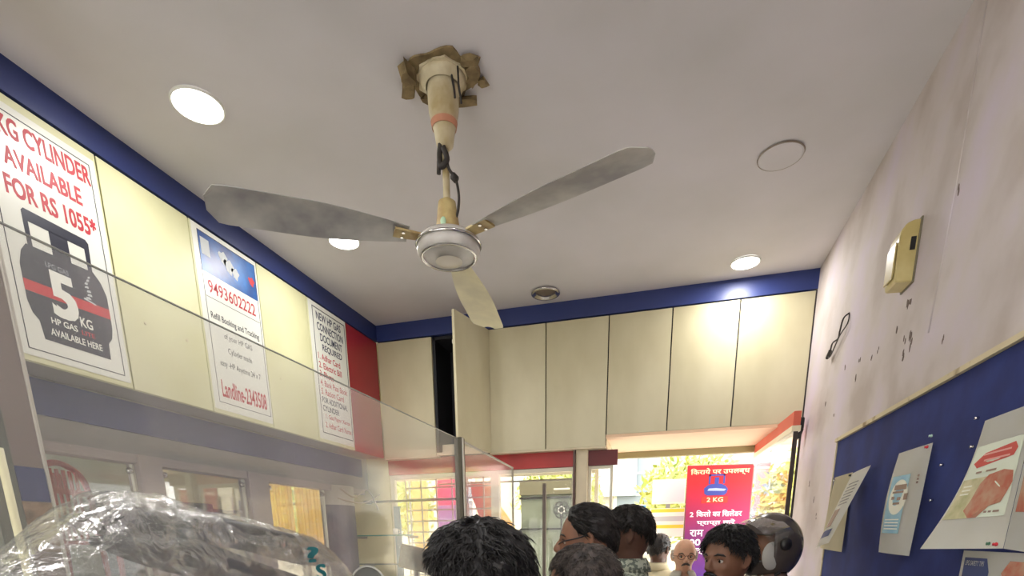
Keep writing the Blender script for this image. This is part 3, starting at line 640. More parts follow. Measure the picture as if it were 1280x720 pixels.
for k in range(3): print_on(C4, .12, .28, .50+k*.03, .512+k*.03, MATS['print_cream'], q, 'text_line', off=.0028, **kw)
pin(1.835, 1.825, .01, M_CHROME, q)
q = thing('pinned_poster', 'white poster continuing the big one at the right edge of the frame', 'paper', (0, 0, 0))
C4 = [X_(1.594, 1.888, .006), X_(1.33, 1.89, .005), X_(1.33, 1.545, .01), X_(1.594, 1.562, .014)]
paper('sheet', C4, M_PAPER, q, .003)
print_on(C4, .06, .95, .2, .74, m_brn, q, bulge=.003); print_on(C4, 0, 0, 0, 0, m_grn, q, off=.0024, pts=[(.1, .22), (.9, .22), (.9, .4), (.3, .36)], bulge=.003)
pin(1.607, 1.572, .022, M_TXTR, q); pin(1.640, 1.573, .02, mat('green_pin', (60, 110, 80), .4), q)
q = thing('pinned_poster', 'white safety chart with navy header below the big red brown poster', 'paper', (0, 0, 0))
C4 = [X_(1.80, 1.553, .003), X_(1.35, 1.553, .003), X_(1.35, 1.05, .006), X_(1.80, 1.05, .006)]
paper('sheet', C4, M_PAPER, q, .002)
print_on(C4, 0, 0, 0, 0, m_nav, q, pts=[(.04, .035), (.28, .035), (.32, .10), (.32, .2), (.04, .2)]); text_on('LPG SAFETY TIPS', C4, .06, .26, .05, .075, M_TXTW, q)
print_on(C4, 0, 0, 0, 0, m_brn, q, pts=[(.5, .04), (.66, .04), (.7, .09), (.62, .16), (.5, .16), (.44, .1)])
for k in range(8): print_on(C4, .06, .4, .26+k*.07, .28+k*.07, MATS['print_grey'], q, 'text_line')
for k, (y, z) in enumerate(((2.02, 1.80), (2.05, 1.70), (1.86, 1.9))):
    pn = thing('loose_pin', 'small bare pin on the blue felt '+['level with the top of the light blue notice', 'beside the light blue notice', 'above the big white poster'][k], 'pin', (0, 0, 0), 0, 'bare pins in the board'); pin(y, z, 0, M_CHROME, pn)
# yellowed wall box
bxo = thing('wall_bell_box', 'yellowed plastic box with curved top high on the right wall', 'bell', (XR, 2.62, 2.482))
bm = bmesh.new()
prof = [(0, 0), (-.058, .003), (-.062, .015), (-.064, .14), (-.060, .166), (-.046, .186), (-.024, .194), (0, .194)]
a = [bm.verts.new((x, -.08, z)) for x, z in prof]; b = [bm.verts.new((x, .02, z)) for x, z in prof]
bm.faces.new(a); bm.faces.new(list(reversed(b)))
for i in range(len(prof)): bm.faces.new((a[i], b[i], b[(i+1) % len(prof)], a[(i+1) % len(prof)]))
bmesh.ops.recalc_face_normals(bm, faces=bm.faces); obj('housing', bm, M_BOX, bxo, bevel=.004)
obox('front_cover', (-.070, -.0645, -.07, .012, .02, .135), M_BOX, bxo, bevel=.003)
obox('switch_slot', (-.028, -.012, -.0835, -.0795, .10, .14), M_BLACK, bxo); obox('back_plate', (-.006, -.0005, -.086, .026, -.004, .198), mat('grey_plate', (120, 112, 90), .6), bxo)
# hanging wires, patch marks
wi = thing('hanging_wire', 'looped dark wire end sticking out of the right wall', 'wire', (0, 0, 0))
bm = bmesh.new(); tube(bm, smoothpts([(XR-.002, 3.34, 2.655), (XR-.02, 3.36, 2.64), (XR-.02, 3.40, 2.60), (XR-.015, 3.44, 2.575), (XR-.025, 3.50, 2.572), (XR-.02, 3.55, 2.545)]), .004, 6); obj('wire', bm, M_WIRE, wi, smooth=True)
bm = bmesh.new(); tube(bm, smoothpts([(XR-.002, 3.34, 2.65), (XR-.012, 3.31, 2.60), (XR-.02, 3.40, 2.572), (XR-.02, 3.54, 2.52), (XR-.02, 3.60, 2.55)]), .003, 6); obj('wire', bm, M_WIRE, wi, smooth=True)
bm = bmesh.new(); tube(bm, [(XR-.02, 3.55, 2.55), (XR-.02, 3.60, 2.53)], .009, 6); obj('plug', bm, M_WIRE, wi)
bm = bmesh.new(); RS = random.Random(11)
spots = [(2.56, 2.415, .018), (2.535, 2.41, .012), (2.54, 2.293, .014), (2.49, 2.285, .02), (2.475, 2.26, .016), (2.64, 2.352, .014), (2.535, 2.24, .018), (3.07, 2.372, .012), (3.10, 2.31, .016), (3.30, 2.40, .012), (2.9, 2.33, .01), (2.83, 2.35, .008), (3.6, 2.3, .012), (3.4, 2.2, .01), (2.2, 2.2, .01), (2.28, 2.62, .012), (3.75, 1.9, .012), (3.6, 1.8, .014), (3.5, 1.7, .01)]
for y, z, r in spots:
    for k in range(2):
        yy, zz = y+RS.uniform(-.01, .01), z+RS.uniform(-.012, .012); n = 7
        poly(bm, [FR.p(-yy+r*.42*math.cos(t)*RS.uniform(.5, 1.1), zz+r*math.sin(t)*RS.uniform(.5, 1.1), .0003) for t in [x*2*math.pi/n for x in range(n)]], FR.N*.0012)
bmesh.ops.recalc_face_normals(bm, faces=bm.faces); obj('plaster_chips', bm, M_CHIP, wr, kind='stuff')
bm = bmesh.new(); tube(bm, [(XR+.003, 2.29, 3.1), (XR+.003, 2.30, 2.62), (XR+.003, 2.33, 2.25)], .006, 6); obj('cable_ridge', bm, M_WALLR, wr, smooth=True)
# ---------------------------------------------------------------- downlights
def downlight(x, y, lit, label, r=.078):
    t = thing('downlight', label, 'light', (x, y, H), 0, 'recessed ceiling lights')
    bm = bmesh.new()
    if lit:
        lathe(bm, [(r*1.0, -.001), (r*1.07, -.004), (r*1.05, -.009), (r*1.0, -.011), (r*.97, -.008), (r*.97, -.001)], n=40); obj('rim', bm, M_WHITE, t, smooth=True)
        bm = bmesh.new(); lathe(bm, [(r*.97, -.009), (0, -.011)], n=40); obj('lens', bm, M_BULB, t)
        l = bpy.data.lights.new('lamp', 'AREA'); l.shape = 'DISK'; l.size = r*1.7; l.energy = LAMP_POWER; l.color = (1, .98, .96)
        lo = bpy.data.objects.new('lamp', l); col.objects.link(lo); lo.parent = t; lo.location = (0, 0, -.014)
    else:
        lathe(bm, [(r*1.0, -.001), (r*1.2, -.004), (r*1.22, -.012), (r*1.1, -.018), (r*.98, -.014), (r*.86, -.004), (r*.82, -.002)], n=40); obj('rim', bm, M_CHROME, t, smooth=True)
        bm = bmesh.new(); lathe(bm, [(r*.84, -.003), (r*.6, -.012), (r*.3, -.02), (0, -.023)], n=40); obj('lens', bm, mat('dull_lens', (120, 108, 100), .25, .5), t, smooth=True)
    return t
downlight(-1.745, 2.04, True, 'large lit round downlight above the phone number poster', .086)
downlight(-1.75, 3.009, True, 'lit round downlight between the ceiling fan and the left wall')
downlight(.362, 3.906, True, 'lit round downlight in the right back corner')
downlight(-.848, 3.948, False, 'unlit chrome rimmed downlight by the blue band above the back cabinets')
for x, y, lab in ((-1.745, .9, 'added lit downlight near the left wall over the counter, outside the frame'), (.2, .9, 'added lit downlight over the visitor side, outside the frame'), (-.8, -.6, 'added lit downlight in the middle of the room front'), (-2.6, -.6, 'added lit downlight at the left of the room front'), (-.4, -2.2, 'added lit downlight nearest the front wall'), (-3.5, 2.2, 'added lit downlight in the next room'), (-3.5, 0.2, 'added lit downlight at the near end of the next room')): downlight(x, y, True, lab)  # added lamps out of view, giving the interior its soft light
cp = thing('ceiling_cover', 'round blank cover plate on the ceiling right of the fan', 'cover plate', (.381, 2.967, H))
bm = bmesh.new(); lathe(bm, [(.088, -.001), (.088, -.007), (.082, -.009), (0, -.009)], n=40); obj('plate', bm, M_CEIL, cp, smooth=False)
bm = bmesh.new(); lathe(bm, [(.089, -.001), (.093, -.003), (.091, -.0075), (.0885, -.007)], n=40); obj('rim', bm, mat('brown_rim', (130, 112, 95), .7, rgb2=(185, 178, 170), scale=6), cp)
# ---------------------------------------------------------------- ceiling fan
cf_ = thing('ceiling_fan', 'old cream ceiling fan with three blades hanging from a broken ceiling patch', 'fan', (-.837, 2.183, H))
RS = random.Random(5)
bm = bmesh.new(); n = 40; pts = []
for i in range(n):
    t = 2*math.pi*i/n; r = .115*(1+.22*noise.noise(Vector((math.cos(t)*2, math.sin(t)*2, 3)))+.06*math.sin(5*t)); pts.append(Vector((r*math.cos(t), r*math.sin(t)*.95, -.0005)))
poly(bm, pts, Vector((0, 0, -.005))); bmesh.ops.recalc_face_normals(bm, faces=bm.faces); obj('plaster_patch', bm, M_HOLE, cf_)
bm = bmesh.new(); pts = []
for i in range(n):
    t = 2*math.pi*i/n; r = .088*(1+.16*noise.noise(Vector((math.cos(t)*3, math.sin(t)*3, 9)))); pts.append(Vector((r*math.cos(t), r*math.sin(t), -.0062)))
poly(bm, pts, Vector((0, 0, -.006))); bmesh.ops.recalc_face_normals(bm, faces=bm.faces); obj('cream_filler', bm, M_FANW, cf_)
for (x, y, lx, ly, dz, rz) in ((-.125, -.01, .02, .035, .03, .4), (-.105, -.075, .022, .03, .045, .1), (-.085, -.085, .012, .03, .05, -.2), (.11, .0, .02, .05, .02, .2), (.12, -.05, .035, .015, .015, 0), (.02, .10, .07, .018, .02, .1), (.13, .05, .02, .02, .012, .5), (-.06, .08, .05, .02, .02, .6)):
    bm = bmesh.new(); oc = [(lx*1.15*math.cos(q_*math.pi/5)*RS.uniform(.65, 1.1), ly*1.15*math.sin(q_*math.pi/5)*RS.uniform(.65, 1.1)) for q_ in range(10)]
    poly(bm, [(a_, b_, -.004) for a_, b_ in oc], Vector((0, 0, -.75*dz))); bmesh.ops.recalc_face_normals(bm, faces=bm.faces)
    for v in bm.verts: v.co += Vector((RS.uniform(-.008, .008), RS.uniform(-.008, .008), RS.uniform(-.006, 0)))
    bmesh.ops.rotate(bm, verts=bm.verts, matrix=Matrix.Rotation(rz, 3, 'Z')); bmesh.ops.translate(bm, verts=bm.verts, vec=(x, y, 0)); obj('plaster_flake', bm, M_HOLE, cf_)
bm = bmesh.new(); lathe(bm, [(0, -.02), (.085, -.005), (.075, -.025), (.06, -.035)], n=28); obj('ceiling_collar', bm, M_FANW, cf_, smooth=True)
bm = bmesh.new(); lathe(bm, [(.05, -.012), (.055, -.05), (.053, -.10), (.045, -.135), (.036, -.165), (.03, -.2), (.016, -.212), (0, -.212)], n=28); cn = obj('canopy', bm, M_FANW, cf_, smooth=True)
bm = bmesh.new(); lathe(bm, [(.0465, -.135), (.0472, -.134), (.0432, -.152), (.042, -.152)], n=28); obj('red_mark', bm, mat('faded_red', (190, 130, 100), .6), cn)
bm = bmesh.new(); tube(bm, smoothpts([(-.045, -.04, -.03), (-.05, -.04, -.012), (-.01, -.062, -.012), (.04, -.05, -.014), (.05, -.03, -.05), (.052, -.022, -.085)]), .004, 6); obj('hook_wire', bm, M_WIRE, cf_, smooth=True)
bm = bmesh.new(); tube(bm, [(0, 0, -.2), (0, 0, -.40)], .0125, 14); obj('down_rod', bm, M_FANW, cf_, smooth=True)
bm = bmesh.new(); tube(bm, smoothpts([(-.01, -.015, -.2), (-.018, -.012, -.235), (-.01, -.02, -.27), (.012, -.016, -.25), (.0, -.02, -.215)]), .010, 8)
tube(bm, smoothpts([(.006, -.016, -.24), (.018, -.012, -.28), (.04, -.01, -.31), (.05, -.01, -.36), (.046, -.008, -.40), (.036, -.006, -.425)]), .005, 8); tube(bm, [(.03, -.012, -.30), (.044, -.012, -.315)], .012, 8); tube(bm, [(-.022, -.01, -.25), (-.024, -.01, -.285)], .008, 8)
obj('taped_wiring', bm, M_WIRE, cf_, smooth=True)
curved_tube_obj('loose_wire_end', [(.075, -.05, -.02), (.078, -.055, -.07), (.088, -.06, -.13)], .0035, M_WIRE, cf_)
bm = bmesh.new(); lathe(bm, [(.012, -.36), (.032, -.372), (.036, -.40), (.042, -.44), (.046, -.468), (.040, -.476), (0, -.476)], n=28); lc = obj('lower_canopy', bm, M_FANO, cf_, smooth=True)
bm = bmesh.new(); bmesh.ops.create_uvsphere(bm, u_segments=14, v_segments=10, radius=.011); bmesh.ops.scale(bm, vec=(1, .5, 1.3), verts=bm.verts); bmesh.ops.translate(bm, verts=bm.verts, vec=(-.0, -.045, -.449)); obj('sticker', bm, mat('green_white', (190, 225, 190), .4), lc, smooth=True)
bm = bmesh.new(); lathe(bm, [(0, -.470), (.06, -.474), (.100, -.484), (.116, -.498), (.119, -.508), (.112, -.514), (.117, -.520), (.116, -.530), (.108, -.542), (.098, -.546), (.094, -.541), (.075, -.552), (.070, -.547), (.05, -.558), (.046, -.553), (.02, -.561), (0, -.561)], n=56); mo = obj('motor_housing', bm, mat('motor_white', (214, 210, 204), .3, rgb2=(188, 182, 176), scale=8), cf_, smooth=True)
bm = bmesh.new(); lathe(bm, [(.1185, -.504), (.1225, -.508), (.1185, -.512)], n=56); obj('chrome_band', bm, M_CHROME, mo, smooth=True)
bm = bmesh.new(); lathe(bm, [(.104, -.5455), (.099, -.549), (.094, -.5435)], n=56); obj('chrome_ring', bm, M_CHROME, mo, smooth=True)
bm = bmesh.new(); lathe(bm, [(.05, -.5585), (.03, -.566), (0, -.567)], n=40); obj('bottom_cap', bm, mat('cap_cream', (216, 208, 192), .25), mo, smooth=True)
for ang in (-23, 97, 217):
    A = math.radians(ang); U = Vector((math.cos(A), math.sin(A), 0)); V = Vector((-math.sin(A), math.cos(A), 0))
    bm = bmesh.new()
    poly(bm, [U*.09+V*-.022+Vector((0, 0, -.497)), U*.20+V*-.03+Vector((0, 0, -.497)), U*.20+V*.03+Vector((0, 0, -.497)), U*.09+V*.022+Vector((0, 0, -.497))], Vector((0, 0, .006))); bmesh.ops.recalc_face_normals(bm, faces=bm.faces)
    br = obj('blade_arm', bm, M_FANO, cf_)
    bm = bmesh.new()
    for k in (-1, 1): lathe(bm, [(0, -.003), (.006, -.003), (.006, 0)], tuple(U*.17+V*.016*k+Vector((0, 0, -.498))), 10)
    obj('screw', bm, M_CHROME, br)
    bm = bmesh.new(); g = []; NN = 22
    for i in range(NN+1):
        t = i/NN; r = .15+.65*t; wl = .038+.044*math.sin(min(1, t*1.7)*math.pi/2); 
        if t > .93: wl *= math.sqrt(max(.0, 1-((t-.93)/.075)**2))
        row = []
        for j in range(7):
            s = (j/6-.5)*2; tilt = math.radians(11); y = s*wl
            row.append(bm.verts.new(U*r+V*(y*math.cos(tilt))+Vector((0, 0, -.494+y*math.sin(tilt)+.006*(1-s*s)-.018*t))))
        g.append(row)
    for i in range(NN):
        for j in range(6): bm.faces.new((g[i][j], g[i+1][j], g[i+1][j+1], g[i][j+1]))
    bmesh.ops.recalc_face_normals(bm, faces=bm.faces); bmesh.ops.solidify(bm, geom=bm.faces[:], thickness=.002)
    obj('blade', bm, M_BLADE if ang != 97 else mat('fan_blade_cream_lit', (236, 228, 190), .5, rgb2=(212, 204, 172), scale=6), cf_)  # one blade takes the lighter lit copy, the others the shaded one
# ---------------------------------------------------------------- people
def gs(x, s): return math.exp(-(x*x)/(s*s))
def head_r(d):
    """radius of the head in direction d (local: face towards -Y); centre is 0.118 below the crown"""
    x, y, z = d
    ax, ay, az = .0745, .095, .118
    if z < 0:
        ax *= 1-.22*min(1, (-z)**1.2*1.3); ay *= 1-.12*(-z if y > 0 else 0)
    p_ = 2.35 if z > 0 else 2.0
    r = (abs(x/ax)**p_+abs(y/ay)**p_+abs(z/az)**p_)**(-1/p_)
    if y < .1:
        az_ = math.atan2(x, -y); el = math.asin(max(-1, min(1, z)))
        r += -.010*(gs(az_-.38, .2)+gs(az_+.38, .2))*gs(el-.02, .13)      # eye sockets
        r += .006*gs(az_, .55)*gs(el-.2, .09)                              # brow
        r += .009*gs(az_, .28)*gs(el+.62, .09)                             # lips
        r += .010*gs(az_, .3)*gs(el+1.0, .16)                              # chin
        r += .005*(gs(az_-.6, .25)+gs(az_+.6, .25))*gs(el+.28, .18)        # cheeks
        r += -.003*gs(az_, .3)*gs(el+.80, .08)
    return r
HC = 1.582
def sphere_grid(bm, f, nu=56, nv=40):
    rows = []
    for j in range(nv+1):
        ph = math.pi*j/nv
        if j in (0, nv): rows.append([bm.verts.new(f(Vector((0, 0, 1 if j == 0 else -1))))]); continue
        rows.append([bm.verts.new(f(Vector((math.sin(ph)*math.cos(2*math.pi*i/nu), math.sin(ph)*math.sin(2*math.pi*i/nu), math.cos(ph))))) for i in range(nu)])
    for j in range(nv):
        a, b = rows[j], rows[j+1]
        for i in range(nu):
            k = (i+1) % nu
            if len(a) == 1: bm.faces.new((a[0], b[i], b[k]))
            elif len(b) == 1: bm.faces.new((a[i], b[0], a[k]))
            else: bm.faces.new((a[i], b[i], b[k], a[k]))
def ell(bm, c, r, rot=None, seg=16):
    g = bmesh.ops.create_uvsphere(bm, u_segments=seg, v_segments=seg//2+2, radius=1)['verts']
    bmesh.ops.scale(bm, vec=r, verts=g)
    if rot: bmesh.ops.rotate(bm, verts=g, matrix=rot.to_matrix())
    bmesh.ops.translate(bm, vec=c, verts=g)
TORSO = [(.90, .165, .105), (.95, .17, .112), (1.02, .158, .108), (1.10, .155, .105), (1.20, .168, .112), (1.30, .182, .115), (1.37, .180, .105), (1.415, .12, .08), (1.44, .07, .062)]
LEGS = lambda s: [(s*.085, 0, .93), (s*.095, .0, .75), (s*.10, .0, .49), (s*.105, .015, .30), (s*.11, .015, .09)]
def arm_path(s, bend=0): return [(s*.165, .005, 1.375), (s*.20, .01, 1.32), (s*.235, .02, 1.10), (s*.245, -.02-bend, .96), (s*.25, -.05-bend, .86)]
def remesh(bm, name, vox, mats, parent, it=2, matfn=None):
    bmesh.ops.recalc_face_normals(bm, faces=bm.faces)
    me = bpy.data.meshes.new('tmp'); bm.to_mesh(me); bm.free(); o = bpy.data.objects.new('tmp', me); col.objects.link(o)
    m = o.modifiers.new('r', 'REMESH'); m.mode = 'VOXEL'; m.voxel_size = vox
    s = o.modifiers.new('s', 'SMOOTH'); s.iterations = it; s.factor = .5
    bpy.context.view_layer.update()
    me2 = bpy.data.meshes.new_from_object(o.evaluated_get(bpy.context.evaluated_depsgraph_get())); bpy.data.objects.remove(o)
    me2.name = name; me2.materials.clear()
    for q in mats: me2.materials.append(q)
    me2.polygons.foreach_set('use_smooth', [True]*len(me2.polygons))
    if matfn:
        for f in me2.polygons: f.material_index = matfn(f.center)
    o2 = bpy.data.objects.new(name, me2); col.objects.link(o2); o2.parent = parent; return o2
def body_mesh(skin_m, lip_m, parent):
    bm = bmesh.new()
    sphere_grid(bm, lambda d: Vector((0, 0, HC))+d*head_r(d))
    # nose, ears
    loft(bm, [((0, -.088, HC+.016), .007, .008), ((0, -.100, HC-.002), .009, .012), ((0, -.108, HC-.020), .013, .015), ((0, -.105, HC-.031), .017, .014), ((0, -.094, HC-.038), .012, .01)], 14)
    ell(bm, (-.012, -.095, HC-.030), (.008, .010, .007)); ell(bm, (.012, -.095, HC-.030), (.008, .010, .007))
    for s in (-1, 1):
        tube(bm, smoothpts([(s*.070, -.006, HC+.02), (s*.084, .006, HC+.028), (s*.088, .018, HC+.012), (s*.084, .014, HC-.012), (s*.076, .0, HC-.028)], 4), .0065, 8); ell(bm, (s*.077, .006, HC-.002), (.007, .014, .024))
    for s in (-1, 1): ell(bm, (0, -.094, HC-.060-.005*s), (.021, .009, .0055))
    loft(bm, [((0, .012, 1.40), .075, .07), ((0, .012, 1.44), .060, .060), ((0, .008, 1.49), .054, .056), ((0, 0, 1.54), .055, .060)], 20)
    loft(bm, [((0, 0, z), a-.01, b-.01) for z, a, b in TORSO], 24)
    for s in (-1, 1):
        tube(bm, arm_path(s), [.05, .047, .037, .032, .024], 12); ell(bm, (s*.165, .005, 1.375), (.05, .05, .05))
        tube(bm, LEGS(s), [.085, .075, .052, .052, .036], 12); 
        loft(bm, [((s*.11, .02, .10), .038, .045), ((s*.11, -.02, .05), .042, .08), ((s*.115, -.04, .02), .045, .11), ((s*.115, -.04, .005), .043, .108)], 12)
        w0 = Vector((s*.25, -.05, .86))
        loft(bm, [((w0.x, w0.y, .87), .018, .026), ((w0.x, w0.y-.005, .83), .014, .036), ((w0.x, w0.y-.01, .785), .012, .040)], 12)
        for k, ln in enumerate((.068, .078, .074, .058)):
            y0 = w0.y-.042+k*.0215; tube(bm, [(w0.x, y0, .80), (w0.x-s*.002, y0, .80-ln*.5), (w0.x-s*.010, y0, .80-ln*.9), (w0.x-s*.018, y0, .80-ln*1.15)], [.009, .0088, .0082, .0065], 8)
        tube(bm, [(w0.x, w0.y-.02, .845), (w0.x-s*.012, w0.y-.05, .82), (w0.x-s*.016, w0.y-.058, .79), (w0.x-s*.016, w0.y-.056, .765)], [.012, .0105, .009, .0075], 8)
    return bm
_body_cache = {}
def make_body(skin_m, lip_m, parent):
    if 'me' not in _body_cache:
        o = remesh(body_mesh(skin_m, lip_m, parent), 'body', .0052, [skin_m, lip_m], parent, 2, lambda c: 1 if (abs(c.z-(HC-.060)) < .0105 and c.y < -.09 and abs(c.x) < .022) else 0)
        _body_cache['me'] = o.data; return o
    me = _body_cache['me'].copy(); me.materials.clear(); me.materials.append(skin_m); me.materials.append(lip_m)
    o = bpy.data.objects.new('body', me); col.objects.link(o); o.parent = parent; return o
def shirt(parent, m, sleeve='short', extra=0):
    bm = bmesh.new(); e = .012+extra
    loft(bm, [((0, 0, z), a+e, b+e) for z, a, b in TORSO[:-1]]+[((0, .006, 1.447), .078, .073)], 28)
    for s in (-1, 1):
        P = arm_path(s); R = [.058+extra, .057+extra, .048+extra, .04, .034]
        if sleeve == 'short': P = P[:2]+[(s*.228, .018, 1.14)]; R = [.062+extra, .062+extra, .056+extra]
        tube(bm, P, R, 16); ell(bm, (s*.165, .005, 1.375), (.062+extra, .060+extra, .056+extra))
    o = remesh(bm, 'shirt', .009, [m], parent, 3)
    # collar: folded band round the neck, open at the front
    bm = bmesh.new(); pr = None
    for i in range(33):
        t = math.radians(-75)+math.radians(330)*i/32+math.radians(0)
        t = math.radians(-72+324*i/32); c, s_ = math.cos(t), math.sin(t)
        row = [bm.verts.new((c*a, .008+s_*b, z)) for a, b, z in ((.061, .062, 1.470), (.068, .070, 1.490), (.084, .084, 1.468), (.098, .094, 1.432-.012*gs(t-math.radians(-72), .6)-.012*gs(t-math.radians(252), .6)))]
        if pr:
            for k in range(3): bm.faces.new((pr[k], pr[k+1], row[k+1], row[k]))
        pr = row
    bmesh.ops.recalc_face_normals(bm, faces=bm.faces); bmesh.ops.solidify(bm, geom=bm.faces[:], thickness=.003); obj('collar', bm, m, o, smooth=True)
    bm = bmesh.new(); pr = None
    for k in range(6): lathe(bm, [(0, 0), (.005, 0), (.005, .002), (0, .003)], (0, 0, 0), 8)
    vs = list(bm.verts); per = len(vs)//6
    for i, v in enumerate(vs): k = i//per; v.co = Vector((v.co.x, -.129-v.co.z, v.co.y+1.0+k*.065))
    obj('buttons', bm, M_WHITE, o, kind='stuff')
    return o
def trousers(parent, m):
    bm = bmesh.new(); loft(bm, [((0, 0, .80), .15, .10), ((0, 0, .90), .178, .118), ((0, 0, 1.0), .165, .115)], 24)
    for s in (-1, 1): tube(bm, LEGS(s), [.098, .092, .075, .070, .066], 14)
    remesh(bm, 'trousers', .012, [m], parent, 3)
def shoes(parent, m):
    for s in (-1, 1):
        bm = bmesh.new(); loft(bm, [((s*.115, -.04, .0), .050, .125), ((s*.115, -.04, .035), .050, .125), ((s*.115, -.02, .07), .045, .09), ((s*.11, .025, .11), .042, .05)], 18); obj('shoe', bm, m, parent, smooth=True)
def eyes(parent):
    for s in (-1, 1):
        bm = bmesh.new(); ell(bm, (s*.031, -.0735, HC+.002), (.0125, .0105, .0095), seg=16); e = obj('eye', bm, mat('eye_white', (205, 196, 186), .3), parent, smooth=True)
        bm = bmesh.new(); ell(bm, (s*.031, -.0815, HC+.001), (.0058, .0034, .0058), seg=12); obj('iris', bm, mat('iris_dark', (28, 20, 16), .2), e, smooth=True)
        bm = bmesh.new(); tube(bm, [(s*.018, -.0855, HC+.006), (s*.031, -.087, HC+.0105), (s*.044, -.0785, HC+.006)], [.002, .003, .002], 6); obj('eyelid', bm, mat('lid_skin', (92, 62, 48), .6), parent, smooth=True)
def scalp_dir(az, ph):   # az 0 = front(-Y), positive towards +X
    return Vector((math.sin(ph)*math.sin(az), -math.sin(ph)*math.cos(az), math.cos(ph)))
def hair(parent, m, front=50, side=92, back=118, thick=.022, wave=0, strands=700, length=.035, bald=0, seed=1, rs=.0011, sideburn=0, vol=(0, 0, 0), comb=0, lift=1):
    """shell over the skull plus strand tubes; angles in degrees from the crown"""
    rnd = random.Random(seed)
    def lim(az):
        a = abs(az); f = math.radians(front); s = math.radians(side); b = math.radians(back)
        if a < math.pi/2:
            t = a/(math.pi/2); t = t*t*(3-2*t); L = f+(s-f)*t
            L += math.radians(sideburn)*gs(a-1.4, .16)
        else: t = (a-math.pi/2)/(math.pi/2); L = s+(b-s)*t*t*(3-2*t)
        return L*(1+.03*math.sin(az*9+seed)+.02*math.sin(az*23))
    def P(az, ph, off, nz=1):
        d = scalp_dir(az, ph); r = head_r(d)
        q = Vector((0, 0, HC))+d*(r+off)
        if nz: q += d*(.4*thick*noise.noise(d*7+Vector((seed, 0, 0)))*(1+wave) + .15*thick*noise.noise(d*22))
        q += Vector(vol)*max(0, off)*20
        return q
    bm = bmesh.new(); NU, NV = 72, 22; rows = []; p0 = math.radians(bald)
    for j in range(NV+1):
        t = j/NV; row = []
        for i in range(NU):
            az = -math.pi+2*math.pi*i/NU; L = lim(az); pz = L-(L-p0)*min(1, max(0, (abs(az)-1.15)/.4)) if bald else 0; ph = pz+(L-pz)*t
            th = thick*min(1, (1-t)*5)**.6 if not bald else (thick*min(1, (1-t)*5)**.6*min(1, t*5) if L-pz > .05 else -.006)
            row.append(bm.verts.new(P(az, max(ph, .001), th-.004*(1 if (t > .98 or (bald and t < .03)) else 0), nz=0 if t > .98 else 1)))
        rows.append(row)
    for j in range(NV):
        for i in range(NU):
            k = (i+1) % NU; bm.faces.new((rows[j][i], rows[j+1][i], rows[j+1][k], rows[j][k]))
    bmesh.ops.remove_doubles(bm, verts=bm.verts, dist=.00005)
    for _ in range(strands):
        az = rnd.uniform(-math.pi, math.pi); L = lim(az); ph = math.acos(1-rnd.random()*(1-math.cos(L))) if L < math.pi else L*rnd.random()
        if ph < p0 or (bald and abs(az) < 1.5): continue
        base = P(az, ph, thick*.6*min(1, (L-ph)*6)); d = scalp_dir(az, ph)
        part = Vector((.5*math.sin(az)+rnd.uniform(-.5, .5), (1.1*comb if comb else -.4)+rnd.uniform(-.5, .5)+(.9 if abs(az) > 1.6 else 0), -.35-.6*(ph > 1.0)))
        tg = (part-d*part.dot(d)).normalized(); sd = d.cross(tg); ln = length*rnd.uniform(.6, 1.3); k = rnd.uniform(-1, 1); pts = []
        for q in range(5):
            u = q/4; pts.append(base+tg*ln*u+d*(lift*thick*.45*math.sin(u*2.6)*(1+.5*wave)+.002)+sd*(k*ln*.25*u*u+wave*.004*math.sin(u*6+k*5)))
        tube(bm, pts, [rs*1.5, rs*1.7, rs*1.4, rs, rs*.3], 3, cap=False)
    return obj('hair', bm, m, parent, smooth=True)
def moustache(parent, m, w_=.026):
    bm = bmesh.new()
    for s in (-1, 1): tube(bm, [(0, -.104, HC-.044), (s*.010, -.104, HC-.046), (s*w_*.8, -.096, HC-.051), (s*w_*1.1, -.088, HC-.058)], [.0055, .0075, .006, .002], 8)
    obj('moustache', bm, m, parent, smooth=True)
def brows(parent, m, th=.0035):
    for s in (-1, 1):
        bm = bmesh.new(); tube(bm, [(s*.014, -.0945, HC+.021), (s*.028, -.0925, HC+.027), (s*.045, -.082, HC+.024), (s*.052, -.074, HC+.018)], [.6*th, th, .9*th, .3*th], 6); obj('eyebrow', bm, m, parent, smooth=True)
def glasses(parent, m):
    bm = bmesh.new()
    for s in (-1, 1):
        tube(bm, [(s*.033+.024*math.cos(t), -.104+.006*abs(math.cos(t)), HC+.002+.017*math.sin(t)) for t in [x*math.pi/9 for x in range(19)]], .0016, 6, cap=False)
        tube(bm, [(s*.057, -.098, HC+.008), (s*.077, -.05, HC+.010), (s*.082, .01, HC+.012), (s*.082, .03, HC-.002)], .0014, 6)
    tube(bm, [(-.010, -.108, HC+.006), (0, -.110, HC+.009), (.010, -.108, HC+.006)], .0015, 6)
    obj('glasses', bm, m, parent, smooth=True)
HAIRD = mat('dark_hair', (30, 27, 27), .45, rgb2=(16, 14, 15), scale=60)
HAIRB = mat('brown_black_hair', (38, 32, 30), .5, rgb2=(20, 17, 17), scale=60)
HAIRG = mat('grey_hair', (92, 82, 76), .6, rgb2=(40, 34, 32), scale=45)
HAIRW = mat('white_hair', (210, 200, 185), .7, rgb2=(150, 135, 120), scale=40)
LIP = mat('lip_brown', (112, 66, 58), .5)
def skin(n, rgb):
    m = mat(n, rgb, .5, var=.12, scale=18); m.node_tree.nodes['Principled BSDF'].inputs['Subsurface Weight'].default_value = .05
    return m
S1 = skin('skin_tan', (142, 100, 76)); S2 = skin('skin_brown', (128, 88, 66)); S3 = skin('skin_dark', (104, 72, 58)); S4 = skin('skin_light', (222, 170, 138))
